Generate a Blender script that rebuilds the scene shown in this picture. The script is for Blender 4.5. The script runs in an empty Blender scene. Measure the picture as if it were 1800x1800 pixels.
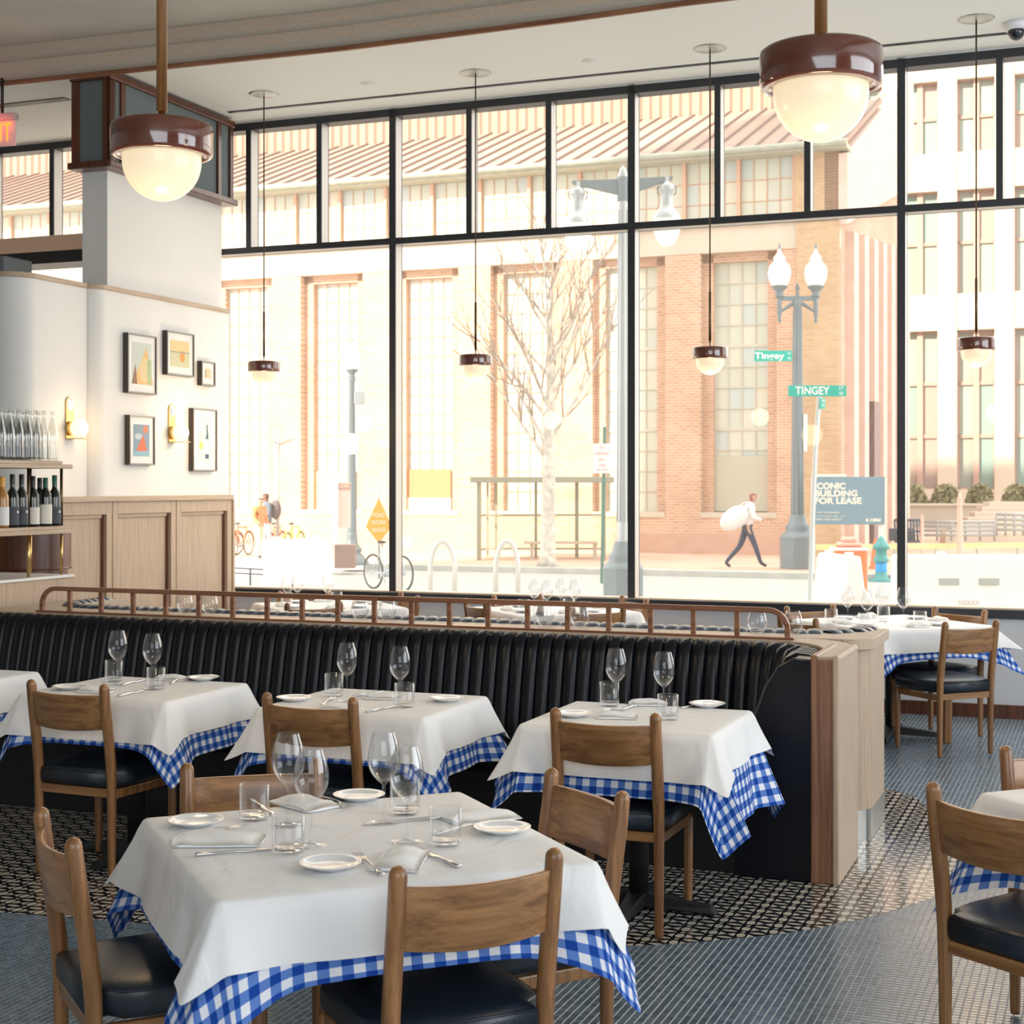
import bpy, math, random
import numpy as np
from mathutils import Vector, Matrix
R = math.radians; PI = math.pi
rnd = random.Random(7)
SC = bpy.context.scene
COL = SC.collection
# ---------------------------------------------------------------- camera
H = 1.6                     # eye height
cam_d = bpy.data.cameras.new('camera'); cam = bpy.data.objects.new('camera', cam_d); COL.objects.link(cam)
cam.location = (0, 0, H); cam.rotation_euler = (R(90), 0, 0)
cam_d.sensor_width = 36; cam_d.lens = 54; cam_d.shift_y = -50/1800; cam_d.clip_end = 500; cam_d.clip_start = .05
cam_d.dof.use_dof = True; cam_d.dof.focus_distance = 5.6; cam_d.dof.aperture_fstop = 9
SC.camera = cam
# ---------------------------------------------------------------- world, sun, lights, exposure
SC.view_settings.view_transform = 'Standard'; SC.view_settings.look = 'None'
SC.view_settings.gamma = 1; SC.view_settings.use_curve_mapping = False
SC.view_settings.exposure = 0.32
RA = math.atan2(-.3633, .9317)          # the room is turned against the camera
CA, SA = math.cos(RA), math.sin(RA)
def W(s, t, z=0): return Vector((CA*s-SA*t, SA*s+CA*t, z))
wd = bpy.data.worlds.new('world'); SC.world = wd; wd.use_nodes = True
nt = wd.node_tree; nt.nodes.clear()
o_ = nt.nodes.new('ShaderNodeOutputWorld'); b_ = nt.nodes.new('ShaderNodeBackground')
b_.inputs[0].default_value = (1, .965, .91, 1); b_.inputs[1].default_value = 2.6
nt.links.new(b_.outputs[0], o_.inputs[0])
def light(name, kind, loc, energy, color, **k):
    d = bpy.data.lights.new(name, kind); d.energy = energy; d.color = color
    o = bpy.data.objects.new(name, d); COL.objects.link(o); o.location = loc
    for a, b in k.items(): setattr(d, a, b)
    return o
sun = light('sun', 'SUN', (0, 0, 30), 7.8, (1, .84, .66), angle=R(1.5))
sd = W(.45, 1, 0).normalized(); sd.z = -math.tan(R(33)); sun.rotation_euler = sd.to_track_quat('-Z', 'Y').to_euler()
def area(name, loc, aim, sx, sy, energy, color):
    o = light(name, 'AREA', loc, energy, color, shape='RECTANGLE', size=sx, size_y=sy)
    o.rotation_euler = (Vector(aim)-Vector(loc)).to_track_quat('-Z', 'Y').to_euler(); return o
area('daylight_right_windows', W(6.2, 5.0, 2.6), W(-2, 5.5, .8), 7, 3.2, 290, (.86, .93, 1))
area('daylight_rear_windows', W(1.5, -4.2, 2.9), W(-1.5, 5, .9), 7, 3, 205, (.84, .92, 1))
# ---------------------------------------------------------------- projection helpers (photo 1800 x 1800, horizon at y = 850)
F = 2700.; HY = 850.
def at(px, py, z):
    d = F*(H-z)/(py-HY); return Vector(((px-900)/F*d, d, z))
def atd(px, d, z=0): return Vector(((px-900)/F*d, d, z))
def zy(py, d): return H-(py-HY)*d/F
def s_on_t(px, t):
    x = (px-900)/F; d = t/(.9317+.3633*x); return d*(.9317*x-.3633), d
def t_on_s(px, s):
    x = (px-900)/F; d = s/(.9317*x-.3633); return d*(.9317+.3633*x), d
def at_t(px, py, t):
    s, d = s_on_t(px, t); return s, zy(py, d)
def at_s(px, py, s):
    t, d = t_on_s(px, s); return t, zy(py, d)
# ---------------------------------------------------------------- materials
def mat(name):
    m = bpy.data.materials.new(name); m.use_nodes = True
    n = m.node_tree.nodes; l = m.node_tree.links
    return m, n, l, n['Principled BSDF']
def P(name, c, r=.5, metal=0, spec=.5, emit=None, es=1, coat=0, bump=None, sheen=0, alpha=1):
    m, n, l, b = mat(name)
    b.inputs['Base Color'].default_value = (*c, 1); b.inputs['Roughness'].default_value = r
    b.inputs['Metallic'].default_value = metal; b.inputs['Specular IOR Level'].default_value = spec
    b.inputs['Coat Weight'].default_value = coat; b.inputs['Sheen Weight'].default_value = sheen
    if coat: b.inputs['Coat Roughness'].default_value = .08
    if emit: b.inputs['Emission Color'].default_value = (*emit, 1); b.inputs['Emission Strength'].default_value = es
    if bump:
        sc, st = bump
        tc = n.new('ShaderNodeTexCoord'); no = n.new('ShaderNodeTexNoise'); no.inputs['Scale'].default_value = sc; no.inputs['Detail'].default_value = 4
        bu = n.new('ShaderNodeBump'); bu.inputs['Strength'].default_value = st; bu.inputs['Distance'].default_value = .01
        l.new(tc.outputs['Object'], no.inputs['Vector']); l.new(no.outputs['Fac'], bu.inputs['Height']); l.new(bu.outputs['Normal'], b.inputs['Normal'])
    return m
def wood(name, c1, c2, axis=2, r=.45, scale=1.0, coat=0):
    m, n, l, b = mat(name)
    tc = n.new('ShaderNodeTexCoord'); oi = n.new('ShaderNodeObjectInfo'); mp = n.new('ShaderNodeMapping')
    add = n.new('ShaderNodeVectorMath'); add.operation = 'ADD'
    mul = n.new('ShaderNodeMath'); mul.operation = 'MULTIPLY'; mul.inputs[1].default_value = 13
    l.new(oi.outputs['Random'], mul.inputs[0]); l.new(tc.outputs['Object'], add.inputs[0]); l.new(mul.outputs[0], add.inputs[1])
    sc = [46*scale]*3; sc[axis] = 1.4*scale
    mp.inputs['Scale'].default_value = sc; l.new(add.outputs[0], mp.inputs['Vector'])
    no = n.new('ShaderNodeTexNoise'); no.inputs['Scale'].default_value = 1.0; no.inputs['Detail'].default_value = 7; no.inputs['Distortion'].default_value = .35
    l.new(mp.outputs[0], no.inputs['Vector'])
    fn = n.new('ShaderNodeTexNoise'); fn.inputs['Scale'].default_value = 5; fn.inputs['Detail'].default_value = 3; l.new(mp.outputs[0], fn.inputs['Vector'])
    mx = n.new('ShaderNodeMath'); mx.operation = 'ADD'; h = n.new('ShaderNodeMath'); h.operation = 'MULTIPLY'; h.inputs[1].default_value = .4
    l.new(fn.outputs['Fac'], h.inputs[0]); l.new(no.outputs['Fac'], mx.inputs[0]); l.new(h.outputs[0], mx.inputs[1])
    cr = n.new('ShaderNodeValToRGB'); cr.color_ramp.elements[0].position = .52; cr.color_ramp.elements[1].position = .86
    cr.color_ramp.elements[0].color = (*c1, 1); cr.color_ramp.elements[1].color = (*c2, 1)
    l.new(mx.outputs[0], cr.inputs[0]); l.new(cr.outputs[0], b.inputs['Base Color'])
    b.inputs['Roughness'].default_value = r; b.inputs['Coat Weight'].default_value = coat; b.inputs['Coat Roughness'].default_value = .15
    bu = n.new('ShaderNodeBump'); bu.inputs['Strength'].default_value = .08; bu.inputs['Distance'].default_value = .004
    l.new(mx.outputs[0], bu.inputs['Height']); l.new(bu.outputs['Normal'], b.inputs['Normal'])
    return m
def glassy(name, tint=(.97, .98, .98), gloss=.5, base=.04, rough=.02):
    m, n, l, b = mat(name); n.remove(b)
    out = n['Material Output']; tr = n.new('ShaderNodeBsdfTransparent'); tr.inputs[0].default_value = (*tint, 1)
    gl = n.new('ShaderNodeBsdfGlossy'); gl.inputs['Roughness'].default_value = rough; gl.inputs['Color'].default_value = (1, 1, 1, 1)
    lw = n.new('ShaderNodeLayerWeight'); lw.inputs['Blend'].default_value = .35
    pw = n.new('ShaderNodeMath'); pw.operation = 'POWER'; pw.inputs[1].default_value = 1.6; l.new(lw.outputs['Facing'], pw.inputs[0])
    ma = n.new('ShaderNodeMath'); ma.operation = 'MULTIPLY_ADD'; ma.inputs[1].default_value = gloss; ma.inputs[2].default_value = base
    l.new(pw.outputs[0], ma.inputs[0]); ms = n.new('ShaderNodeMixShader')
    l.new(ma.outputs[0], ms.inputs[0]); l.new(tr.outputs[0], ms.inputs[1]); l.new(gl.outputs[0], ms.inputs[2]); l.new(ms.outputs[0], out.inputs[0])
    return m
def gingham(name, size=.0262):
    m, n, l, b = mat(name)
    tc = n.new('ShaderNodeTexCoord'); sp = n.new('ShaderNodeSeparateXYZ'); l.new(tc.outputs['UV'], sp.inputs[0])
    outs = []
    for k in (0, 1):
        d = n.new('ShaderNodeMath'); d.operation = 'MULTIPLY'; d.inputs[1].default_value = .5/size; l.new(sp.outputs[k], d.inputs[0])
        f = n.new('ShaderNodeMath'); f.operation = 'FRACT'; l.new(d.outputs[0], f.inputs[0])
        g = n.new('ShaderNodeMath'); g.operation = 'GREATER_THAN'; g.inputs[1].default_value = .5; l.new(f.outputs[0], g.inputs[0]); outs.append(g)
    a = n.new('ShaderNodeMath'); a.operation = 'ADD'; l.new(outs[0].outputs[0], a.inputs[0]); l.new(outs[1].outputs[0], a.inputs[1])
    h = n.new('ShaderNodeMath'); h.operation = 'MULTIPLY'; h.inputs[1].default_value = .5; l.new(a.outputs[0], h.inputs[0])
    cr = n.new('ShaderNodeValToRGB'); cr.color_ramp.interpolation = 'CONSTANT'
    e = cr.color_ramp.elements; e[0].color = (.80, .80, .84, 1); e[1].position = .4; e[1].color = (.11, .22, .56, 1)
    x = e.new(.9); x.color = (.006, .055, .32, 1)
    l.new(h.outputs[0], cr.inputs[0]); l.new(cr.outputs[0], b.inputs['Base Color'])
    b.inputs['Roughness'].default_value = .85; b.inputs['Specular IOR Level'].default_value = .2
    no = n.new('ShaderNodeTexNoise'); no.inputs['Scale'].default_value = 900; bu = n.new('ShaderNodeBump'); bu.inputs['Strength'].default_value = .15; bu.inputs['Distance'].default_value = .001
    l.new(tc.outputs['Object'], no.inputs['Vector']); l.new(no.outputs['Fac'], bu.inputs['Height']); l.new(bu.outputs['Normal'], b.inputs['Normal'])
    return m
def linen(name, c=(.86, .85, .84)):
    m, n, l, b = mat(name)
    b.inputs['Base Color'].default_value = (*c, 1); b.inputs['Roughness'].default_value = .8; b.inputs['Specular IOR Level'].default_value = .25
    tc = n.new('ShaderNodeTexCoord'); no = n.new('ShaderNodeTexNoise'); no.inputs['Scale'].default_value = 5; no.inputs['Detail'].default_value = 3; no.inputs['Distortion'].default_value = 1.2
    l.new(tc.outputs['Object'], no.inputs['Vector'])
    # pressed fold lines of the linen
    sp = n.new('ShaderNodeSeparateXYZ'); l.new(tc.outputs['UV'], sp.inputs[0]); tot = no.outputs['Fac']
    for k in (0, 1):
        a = n.new('ShaderNodeMath'); a.operation = 'ABSOLUTE'; l.new(sp.outputs[k], a.inputs[0])
        g = n.new('ShaderNodeMath'); g.operation = 'LESS_THAN'; g.inputs[1].default_value = .002; l.new(a.outputs[0], g.inputs[0])
        q = n.new('ShaderNodeMath'); q.operation = 'MULTIPLY_ADD'; q.inputs[1].default_value = .35; l.new(g.outputs[0], q.inputs[0]); l.new(tot, q.inputs[2]); tot = q.outputs[0]
    bu = n.new('ShaderNodeBump'); bu.inputs['Strength'].default_value = .5; bu.inputs['Distance'].default_value = .02
    l.new(tot, bu.inputs['Height']); l.new(bu.outputs['Normal'], b.inputs['Normal'])
    return m
def varied(name, cols, r=.4, spec=.5, bump=None):
    """colour picked per object (Object Info random)"""
    m, n, l, b = mat(name)
    oi = n.new('ShaderNodeObjectInfo'); cr = n.new('ShaderNodeValToRGB'); cr.color_ramp.interpolation = 'CONSTANT'
    e = cr.color_ramp.elements; e[0].color = (*cols[0], 1); e[1].position = 1/len(cols); e[1].color = (*cols[1], 1)
    for i, c in enumerate(cols[2:], 2): x = e.new(i/len(cols)); x.color = (*c, 1)
    l.new(oi.outputs['Random'], cr.inputs[0]); l.new(cr.outputs[0], b.inputs['Base Color']); b.inputs['Roughness'].default_value = r; b.inputs['Specular IOR Level'].default_value = spec
    return m
def bricks(name, c1, c2, mortar, sc=1.0, axes='xz'):
    m, n, l, b = mat(name)
    tc = n.new('ShaderNodeTexCoord'); sp = n.new('ShaderNodeSeparateXYZ'); cb = n.new('ShaderNodeCombineXYZ'); l.new(tc.outputs['Object'], sp.inputs[0])
    l.new(sp.outputs['XYZ'.index(axes[0].upper())], cb.inputs[0]); l.new(sp.outputs['XYZ'.index(axes[1].upper())], cb.inputs[1])
    bt = n.new('ShaderNodeTexBrick'); bt.inputs['Scale'].default_value = sc; bt.inputs['Brick Width'].default_value = .24; bt.inputs['Row Height'].default_value = .085; bt.inputs['Mortar Size'].default_value = .012
    bt.inputs['Color1'].default_value = (*c1, 1); bt.inputs['Color2'].default_value = (*c2, 1); bt.inputs['Mortar'].default_value = (*mortar, 1); bt.inputs['Bias'].default_value = 0
    l.new(cb.outputs[0], bt.inputs['Vector'])
    no = n.new('ShaderNodeTexNoise'); no.inputs['Scale'].default_value = .6; no.inputs['Detail'].default_value = 4; l.new(cb.outputs[0], no.inputs['Vector'])
    mx = n.new('ShaderNodeMix'); mx.data_type = 'RGBA'; mx.blend_type = 'MULTIPLY'; mx.inputs[0].default_value = .5
    cr = n.new('ShaderNodeValToRGB'); cr.color_ramp.elements[0].color = (.72, .66, .6, 1); cr.color_ramp.elements[0].position = .35; cr.color_ramp.elements[1].position = .65
    l.new(no.outputs['Fac'], cr.inputs[0]); l.new(bt.outputs['Color'], mx.inputs[6]); l.new(cr.outputs[0], mx.inputs[7]); l.new(mx.outputs[2], b.inputs['Base Color'])
    b.inputs['Roughness'].default_value = .9
    bu = n.new('ShaderNodeBump'); bu.inputs['Strength'].default_value = .4; bu.inputs['Distance'].default_value = .01; bu.invert = True
    l.new(bt.outputs['Fac'], bu.inputs['Height']); l.new(bu.outputs['Normal'], b.inputs['Normal'])
    return m
def mottled(name, c1, c2, sc=3, r=.8, bump=.1, spec=.5):
    m, n, l, b = mat(name)
    tc = n.new('ShaderNodeTexCoord'); no = n.new('ShaderNodeTexNoise'); no.inputs['Scale'].default_value = sc; no.inputs['Detail'].default_value = 6
    cr = n.new('ShaderNodeValToRGB'); cr.color_ramp.elements[0].color = (*c1, 1); cr.color_ramp.elements[1].color = (*c2, 1); cr.color_ramp.elements[0].position = .3; cr.color_ramp.elements[1].position = .7
    l.new(tc.outputs['Object'], no.inputs['Vector']); l.new(no.outputs['Fac'], cr.inputs[0]); l.new(cr.outputs[0], b.inputs['Base Color'])
    b.inputs['Roughness'].default_value = r; b.inputs['Specular IOR Level'].default_value = spec
    bu = n.new('ShaderNodeBump'); bu.inputs['Strength'].default_value = bump; bu.inputs['Distance'].default_value = .01
    l.new(no.outputs['Fac'], bu.inputs['Height']); l.new(bu.outputs['Normal'], b.inputs['Normal'])
    return m
def island_tile(name):
    """cement tile print: bands of hourglass triangles and bands of round flowers"""
    m, n, l, b = mat(name)
    tc = n.new('ShaderNodeTexCoord'); sp = n.new('ShaderNodeSeparateXYZ'); l.new(tc.outputs['UV'], sp.inputs[0])
    def M(op, a, b_=None, c=None):
        x = n.new('ShaderNodeMath'); x.operation = op
        for i, v in enumerate((a, b_, c)):
            if v is None: continue
            if isinstance(v, (int, float)): x.inputs[i].default_value = v
            else: l.new(v, x.inputs[i])
        return x.outputs[0]
    u = M('FRACT', M('MULTIPLY', sp.outputs[0], 1/.100)); v = M('FRACT', M('MULTIPLY', sp.outputs[1], 1/.083))
    # hourglass band for u < .58, flower band otherwise
    uu = M('DIVIDE', u, .62); dv = M('ABSOLUTE', M('SUBTRACT', v, .5)); du = M('ABSOLUTE', M('SUBTRACT', uu, .5))
    bow = M('LESS_THAN', dv, M('MULTIPLY', du, .56)); lens = M('LESS_THAN', M('SUBTRACT', .5, dv), M('SUBTRACT', .12, M('MULTIPLY', M('POWER', du, 2), .44))); hour = M('MAXIMUM', bow, lens)
    fu = M('DIVIDE', M('SUBTRACT', u, .62), .38); r2 = M('ADD', M('POWER', M('DIVIDE', M('SUBTRACT', fu, .5), .40), 2), M('POWER', M('DIVIDE', dv, .29), 2)); r3 = M('ADD', M('POWER', M('DIVIDE', M('SUBTRACT', fu, .5), .22), 2), M('POWER', M('DIVIDE', M('SUBTRACT', .5, dv), .09), 2))
    flower = M('MAXIMUM', M('LESS_THAN', r2, 1), M('LESS_THAN', r3, 1))
    isH = M('LESS_THAN', u, .62)
    pat = M('ADD', M('MULTIPLY', hour, isH), M('MULTIPLY', flower, M('SUBTRACT', 1, isH)))
    line = M('MAXIMUM', M('LESS_THAN', M('ABSOLUTE', M('SUBTRACT', u, .62)), .035), M('LESS_THAN', M('MINIMUM', u, M('SUBTRACT', 1, u)), .03))
    pat = M('MULTIPLY', pat, M('SUBTRACT', 1, line))
    mx = n.new('ShaderNodeMix'); mx.data_type = 'RGBA'; l.new(pat, mx.inputs[0]); mx.inputs[6].default_value = (.012, .014, .02, 1); mx.inputs[7].default_value = (.66, .60, .50, 1)
    l.new(mx.outputs[2], b.inputs['Base Color']); b.inputs['Roughness'].default_value = .12; b.inputs['Specular IOR Level'].default_value = .8
    return m
WHITE_PLASTER = mottled('white_plaster', (.80, .785, .75), (.85, .835, .80), 2, .75, .05)
CEIL_W = P('ceiling_white_paint', (.86, .875, .84), .85)
CEIL_G = mottled('grey_plaster', (.50, .49, .45), (.60, .585, .535), 1.2, .8, .3)
FABRIC_B = mottled('beige_woven_fabric', (.56, .45, .345), (.64, .53, .42), 60, .95, .3)
BLACK_M = P('black_window_metal', (.022, .024, .03), .38, 0, .5)
REVEAL = P('daylit_window_reveal', (.52, .48, .43), .35)  # daylight on the mullion and transom sides painted in as paler metal
CHAIR_W = wood('chair_oak', (.16, .066, .02), (.34, .16, .056), 2, .36, 1.0, .3)
CHAIR_WX = wood('chair_oak_across', (.17, .072, .022), (.36, .175, .062), 0, .36, 1.0, .3)
LEATHER = P('black_leather', (.004, .005, .009), .30, 0, .32, bump=(220, .08))
LEATHER_S = P('black_seat_leather', (.008, .015, .025), .33, 0, .5, bump=(220, .10))  # slight blue in the base colour stands in for reflected sky
LEATHER_B = P('blue_leather', (.02, .045, .08), .28, 0, .55, bump=(220, .08))
PALE_OAK = wood('pale_oak', (.42, .30, .205), (.54, .405, .29), 2, .5, 2.4)
PALE_OAKX = wood('pale_oak_across', (.46, .345, .24), (.54, .415, .30), 0, .45, 1.8)
PALE_OAKY = wood('pale_oak_along', (.42, .30, .20), (.56, .42, .30), 1, .45, 1.8)
RAIL_W = wood('rail_oak', (.17, .062, .027), (.34, .15, .075), 0, .35, .9, .3)
RAIL_WV = wood('rail_oak_upright', (.17, .075, .036), (.30, .145, .075), 2, .4, 1.6, .2)
DARK_W = wood('dark_walnut', (.045, .011, .004), (.13, .036, .012), 2, .35, .8, .3)
BRASS = P('brass', (.62, .42, .17), .3, 1)
BRONZE = P('dark_bronze', (.12, .085, .045), .35, .9)
STEEL = P('cutlery_steel', (.75, .75, .76), .16, 1)
CERAMIC = P('brown_glazed_ceramic', (.12, .024, .007), .12, 0, .8, coat=.8)
CHINA = P('white_china', (.86, .87, .87), .12, 0, .6)
GLASS = glassy('table_glass', (.975, .98, .985), .52, .022)
GLASS_T = glassy('tumbler_base_glass', (.95, .96, .97), .5, .08, .05)
PANE = glassy('window_glass', (.985, .985, .98), .10, .006, .01)
_n = PANE.node_tree.nodes; _l = PANE.node_tree.links      # translucent mix added to the big panes imitates a veil of glare
_t = _n.new('ShaderNodeBsdfTranslucent'); _t.inputs[0].default_value = (1, .93, .84, 1); _m = _n.new('ShaderNodeMixShader'); _m.inputs[0].default_value = .022
_s = _n['Material Output'].inputs[0].links[0].from_socket; _l.new(_s, _m.inputs[1]); _l.new(_t.outputs[0], _m.inputs[2]); _l.new(_m.outputs[0], _n['Material Output'].inputs[0])
BOTTLE_G = glassy('clear_bottle_glass', (.955, .965, .955), .55, .06, .04)
LINEN = linen('white_linen'); NAPKIN = linen('napkin_linen', (.88, .875, .86)); GING = gingham('blue_gingham')
BLACK_IRON = P('black_cast_iron', (.012, .013, .015), .45, 0, .5)
GLOW = P('opal_globe', (.42, .38, .30), .25, emit=(1, .80, .52), es=.62)
GLOW_S = P('sconce_globe', (.5, .45, .35), .3, emit=(1, .76, .46), es=1.2)
# ---------------------------------------------------------------- mesh builder
class MB:
    def __init__(s): s.v = []; s.f = []; s.mi = []; s.sm = []; s.uv = None
    def add(s, vs, fs, smooth=False, mi=0):
        b = len(s.v); s.v += [tuple(p) for p in vs]
        for f in fs: s.f.append([i+b for i in f]); s.mi.append(mi); s.sm.append(smooth)
        return s
    def box(s, x0, x1, y0, y1, z0, z1, mi=0):
        return s.add([(x0,y0,z0),(x1,y0,z0),(x1,y1,z0),(x0,y1,z0),(x0,y0,z1),(x1,y0,z1),(x1,y1,z1),(x0,y1,z1)],
            [(0,3,2,1),(4,5,6,7),(0,1,5,4),(1,2,6,5),(2,3,7,6),(3,0,4,7)], False, mi)
    def beam(s, p, q, w, h, mi=0, up=(0,0,1)):
        p = Vector(p); q = Vector(q); d = (q-p).normalized(); u = Vector(up)
        if abs(d.dot(u)) > .99: u = Vector((0,1,0))
        x = d.cross(u).normalized()*(w/2); y = x.cross(d).normalized()*(h/2)
        return s.add([p-x-y,p+x-y,p+x+y,p-x+y,q-x-y,q+x-y,q+x+y,q-x+y],[(0,1,2,3),(7,6,5,4),(0,4,5,1),(1,5,6,2),(2,6,7,3),(3,7,4,0)],False,mi)
    def tube(s, pts, r, n=8, caps=True, mi=0, smooth=True, closed=False):
        pts = [Vector(p) for p in pts]; m = len(pts); rs = r if isinstance(r,(list,tuple)) else [r]*m
        vs = []; prev = None
        for i, p in enumerate(pts):
            if closed: d = pts[(i+1)%m]-pts[i-1]
            else: d = pts[min(i+1,m-1)]-pts[max(i-1,0)]
            d.normalize()
            if prev is None:
                a = Vector((0,0,1)) if abs(d.z) < .9 else Vector((1,0,0)); x = d.cross(a).normalized()
            else:
                x = (prev-d*prev.dot(d)).normalized()
            prev = x; y = d.cross(x)
            for k in range(n):
                t = 2*PI*k/n; vs.append(p+x*(rs[i]*math.cos(t))+y*(rs[i]*math.sin(t)))
        fs = []
        for i in range(m if closed else m-1):
            j = (i+1)%m
            for k in range(n): fs.append((i*n+k, i*n+(k+1)%n, j*n+(k+1)%n, j*n+k))
        s.add(vs, fs, smooth, mi)
        if caps and not closed:
            b = len(s.v)-m*n
            s.f.append([b+k for k in range(n)][::-1]); s.mi.append(mi); s.sm.append(False)
            s.f.append([b+(m-1)*n+k for k in range(n)]); s.mi.append(mi); s.sm.append(False)
        return s
    def lathe(s, prof, n=20, o=(0,0,0), mi=0, a0=0, a1=2*PI, smooth=True):
        vs = []; full = abs(a1-a0-2*PI) < 1e-6; c = n if full else n+1
        for r, z in prof:
            for k in range(c):
                t = a0+(a1-a0)*k/n; vs.append((o[0]+r*math.cos(t), o[1]+r*math.sin(t), o[2]+z))
        fs = []
        for i in range(len(prof)-1):
            for k in range(n):
                j = (k+1)%c; fs.append((i*c+k, i*c+j, (i+1)*c+j, (i+1)*c+k))
        return s.add(vs, fs, smooth, mi)
    def prism(s, poly, z0, z1, mi=0, smooth=False):
        n = len(poly); vs = [(x,y,z0) for x,y in poly]+[(x,y,z1) for x,y in poly]
        s.add(vs, [tuple(range(n))[::-1], tuple(range(n,2*n))], False, mi)
        b = len(s.v)-2*n
        for k in range(n): s.f.append([b+k, b+(k+1)%n, b+n+(k+1)%n, b+n+k]); s.mi.append(mi); s.sm.append(smooth)
        return s
    def ball(s, c, r, n=16, m=10, mi=0):
        r = r if isinstance(r,(tuple,list)) else (r,r,r); vs = [(c[0],c[1],c[2]-r[2])]
        for i in range(1,m):
            a = -PI/2+PI*i/m
            for k in range(n): t = 2*PI*k/n; vs.append((c[0]+r[0]*math.cos(a)*math.cos(t), c[1]+r[1]*math.cos(a)*math.sin(t), c[2]+r[2]*math.sin(a)))
        vs.append((c[0],c[1],c[2]+r[2])); fs = []
        for k in range(n): fs.append((0,1+(k+1)%n,1+k))
        for i in range(m-2):
            for k in range(n): a = 1+i*n; fs.append((a+k,a+(k+1)%n,a+n+(k+1)%n,a+n+k))
        a = 1+(m-2)*n; t = len(vs)-1
        for k in range(n): fs.append((a+k,a+(k+1)%n,t))
        return s.add(vs, fs, True, mi)
    def mesh(s, name, ms):
        me = bpy.data.meshes.new(name); me.from_pydata(s.v, [], s.f)
        for m in (ms if isinstance(ms,(list,tuple)) else [ms]): me.materials.append(m)
        me.polygons.foreach_set('material_index', s.mi); me.polygons.foreach_set('use_smooth', s.sm)
        if s.uv:
            u = me.uv_layers.new(name='UVMap'); li = np.empty(len(me.loops), dtype=np.int32); me.loops.foreach_get('vertex_index', li)
            u.data.foreach_set('uv', np.array(s.uv, dtype=np.float32)[li].ravel())
        me.validate(); me.update(); return me
    def build(s, name, ms, parent=None, bevel=0, loc=None, rz=None, seg=2):
        o = bpy.data.objects.new(name, s.mesh(name, ms)); COL.objects.link(o)
        if parent: o.parent = parent
        if loc is not None: o.location = loc
        if rz is not None: o.rotation_euler.z = rz
        if bevel:
            b = o.modifiers.new('bevel', 'BEVEL'); b.width = bevel; b.segments = seg; b.limit_method = 'ANGLE'; b.angle_limit = R(40)
        return o
def tag(o, label=None, cat=None, group=None, kind=None):
    if label: o['label'] = label
    if cat: o['category'] = cat
    if group: o['group'] = group
    if kind: o['kind'] = kind
    return o
def empty(name, loc=(0,0,0), rz=0):
    o = bpy.data.objects.new(name, None); COL.objects.link(o); o.location = loc; o.rotation_euler.z = rz; o.empty_display_size = .05; return o
def struct(name, mb, m, bevel=0, parent=None):
    o = mb.build(name, m, parent, bevel)
    if not parent: o.rotation_euler.z = RA; o['kind'] = 'structure'
    return o
KIDS = {}
def kids(o): return [c for c in bpy.data.objects if c.parent == o]
def copy_tree(o, parent=None, cache={}):
    if o.name not in cache: cache[o.name] = kids(o)
    c = o.copy(); COL.objects.link(c)
    if parent: c.parent = parent
    for ch in cache[o.name]: copy_tree(ch, c)
    return c
def inst(me, name, parent=None, loc=(0,0,0), rot=(0,0,0), sc=(1,1,1)):
    o = bpy.data.objects.new(name, me); COL.objects.link(o); o.location = loc; o.rotation_euler = rot; o.scale = sc
    if parent: o.parent = parent
    return o
_tx = {}
def text(body, size, m, name='lettering', parent=None, loc=(0,0,0), rot=(0,0,0), width=None, depth=.002, bold=0, ax='CENTER'):
    c = bpy.data.curves.new(name, 'FONT'); c.body = body; c.size = size; c.align_x = ax; c.align_y = 'CENTER'; c.extrude = depth; c.offset = bold; c.resolution_u = 3
    t = bpy.data.objects.new('tmp', c); COL.objects.link(t); dg = bpy.context.evaluated_depsgraph_get()
    me = bpy.data.meshes.new_from_object(t.evaluated_get(dg)); bpy.data.objects.remove(t); bpy.data.curves.remove(c)
    me.name = name; me.materials.clear(); me.materials.append(m)
    o = inst(me, name, parent, loc, rot)
    if width:
        xs = [v.co.x for v in me.vertices]; w = max(xs)-min(xs); o.scale.x = width/w
    return o
# ================================================================ ROOM SHELL
def uv_st(p): return (CA*p.x+SA*p.y, -SA*p.x+CA*p.y)
TW = 10.96                   # inner face of the window wall (t), room coordinates s (right), t (towards the windows)
ZS, ZT0, ZT1, ZH = .75, 3.49, 3.54, 4.50
ZC = 4.57
# window wall: mullions
MAJ = [s_on_t(p, TW)[0] for p in (689.5, 1109.5, 1584)]
step = (MAJ[2]-MAJ[0])/2
majors = [MAJ[0]-2*step, MAJ[0]-step, MAJ[0], MAJ[1], MAJ[2], MAJ[2]+step, MAJ[2]+2*step]
winf = MB(); winf.box(majors[0]-.1, majors[-1]+.1, TW, TW+.14, ZH, ZH+.06)
win = struct('window_1', winf, [BLACK_M])
sill = MB().box(majors[0]-.1, majors[-1]+.1, TW-.03, TW+.14, ZS-.07, ZS-.008); sill.build('sill', BLACK_M, win, .003)
MB().box(majors[0]-.1, majors[-1]+.1, TW+.004, TW+.14, ZS-.008, ZS+.002).build('sill_board', P('tan_sill_board', (.72, .58, .44), .4), win)  # thin warm tan board on top of the black sill
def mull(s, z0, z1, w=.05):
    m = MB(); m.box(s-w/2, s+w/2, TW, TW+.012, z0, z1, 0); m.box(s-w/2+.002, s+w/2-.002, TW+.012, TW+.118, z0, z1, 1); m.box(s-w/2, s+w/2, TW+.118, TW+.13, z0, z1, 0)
    return m.build('mullion', [BLACK_M, REVEAL], win)
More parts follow.
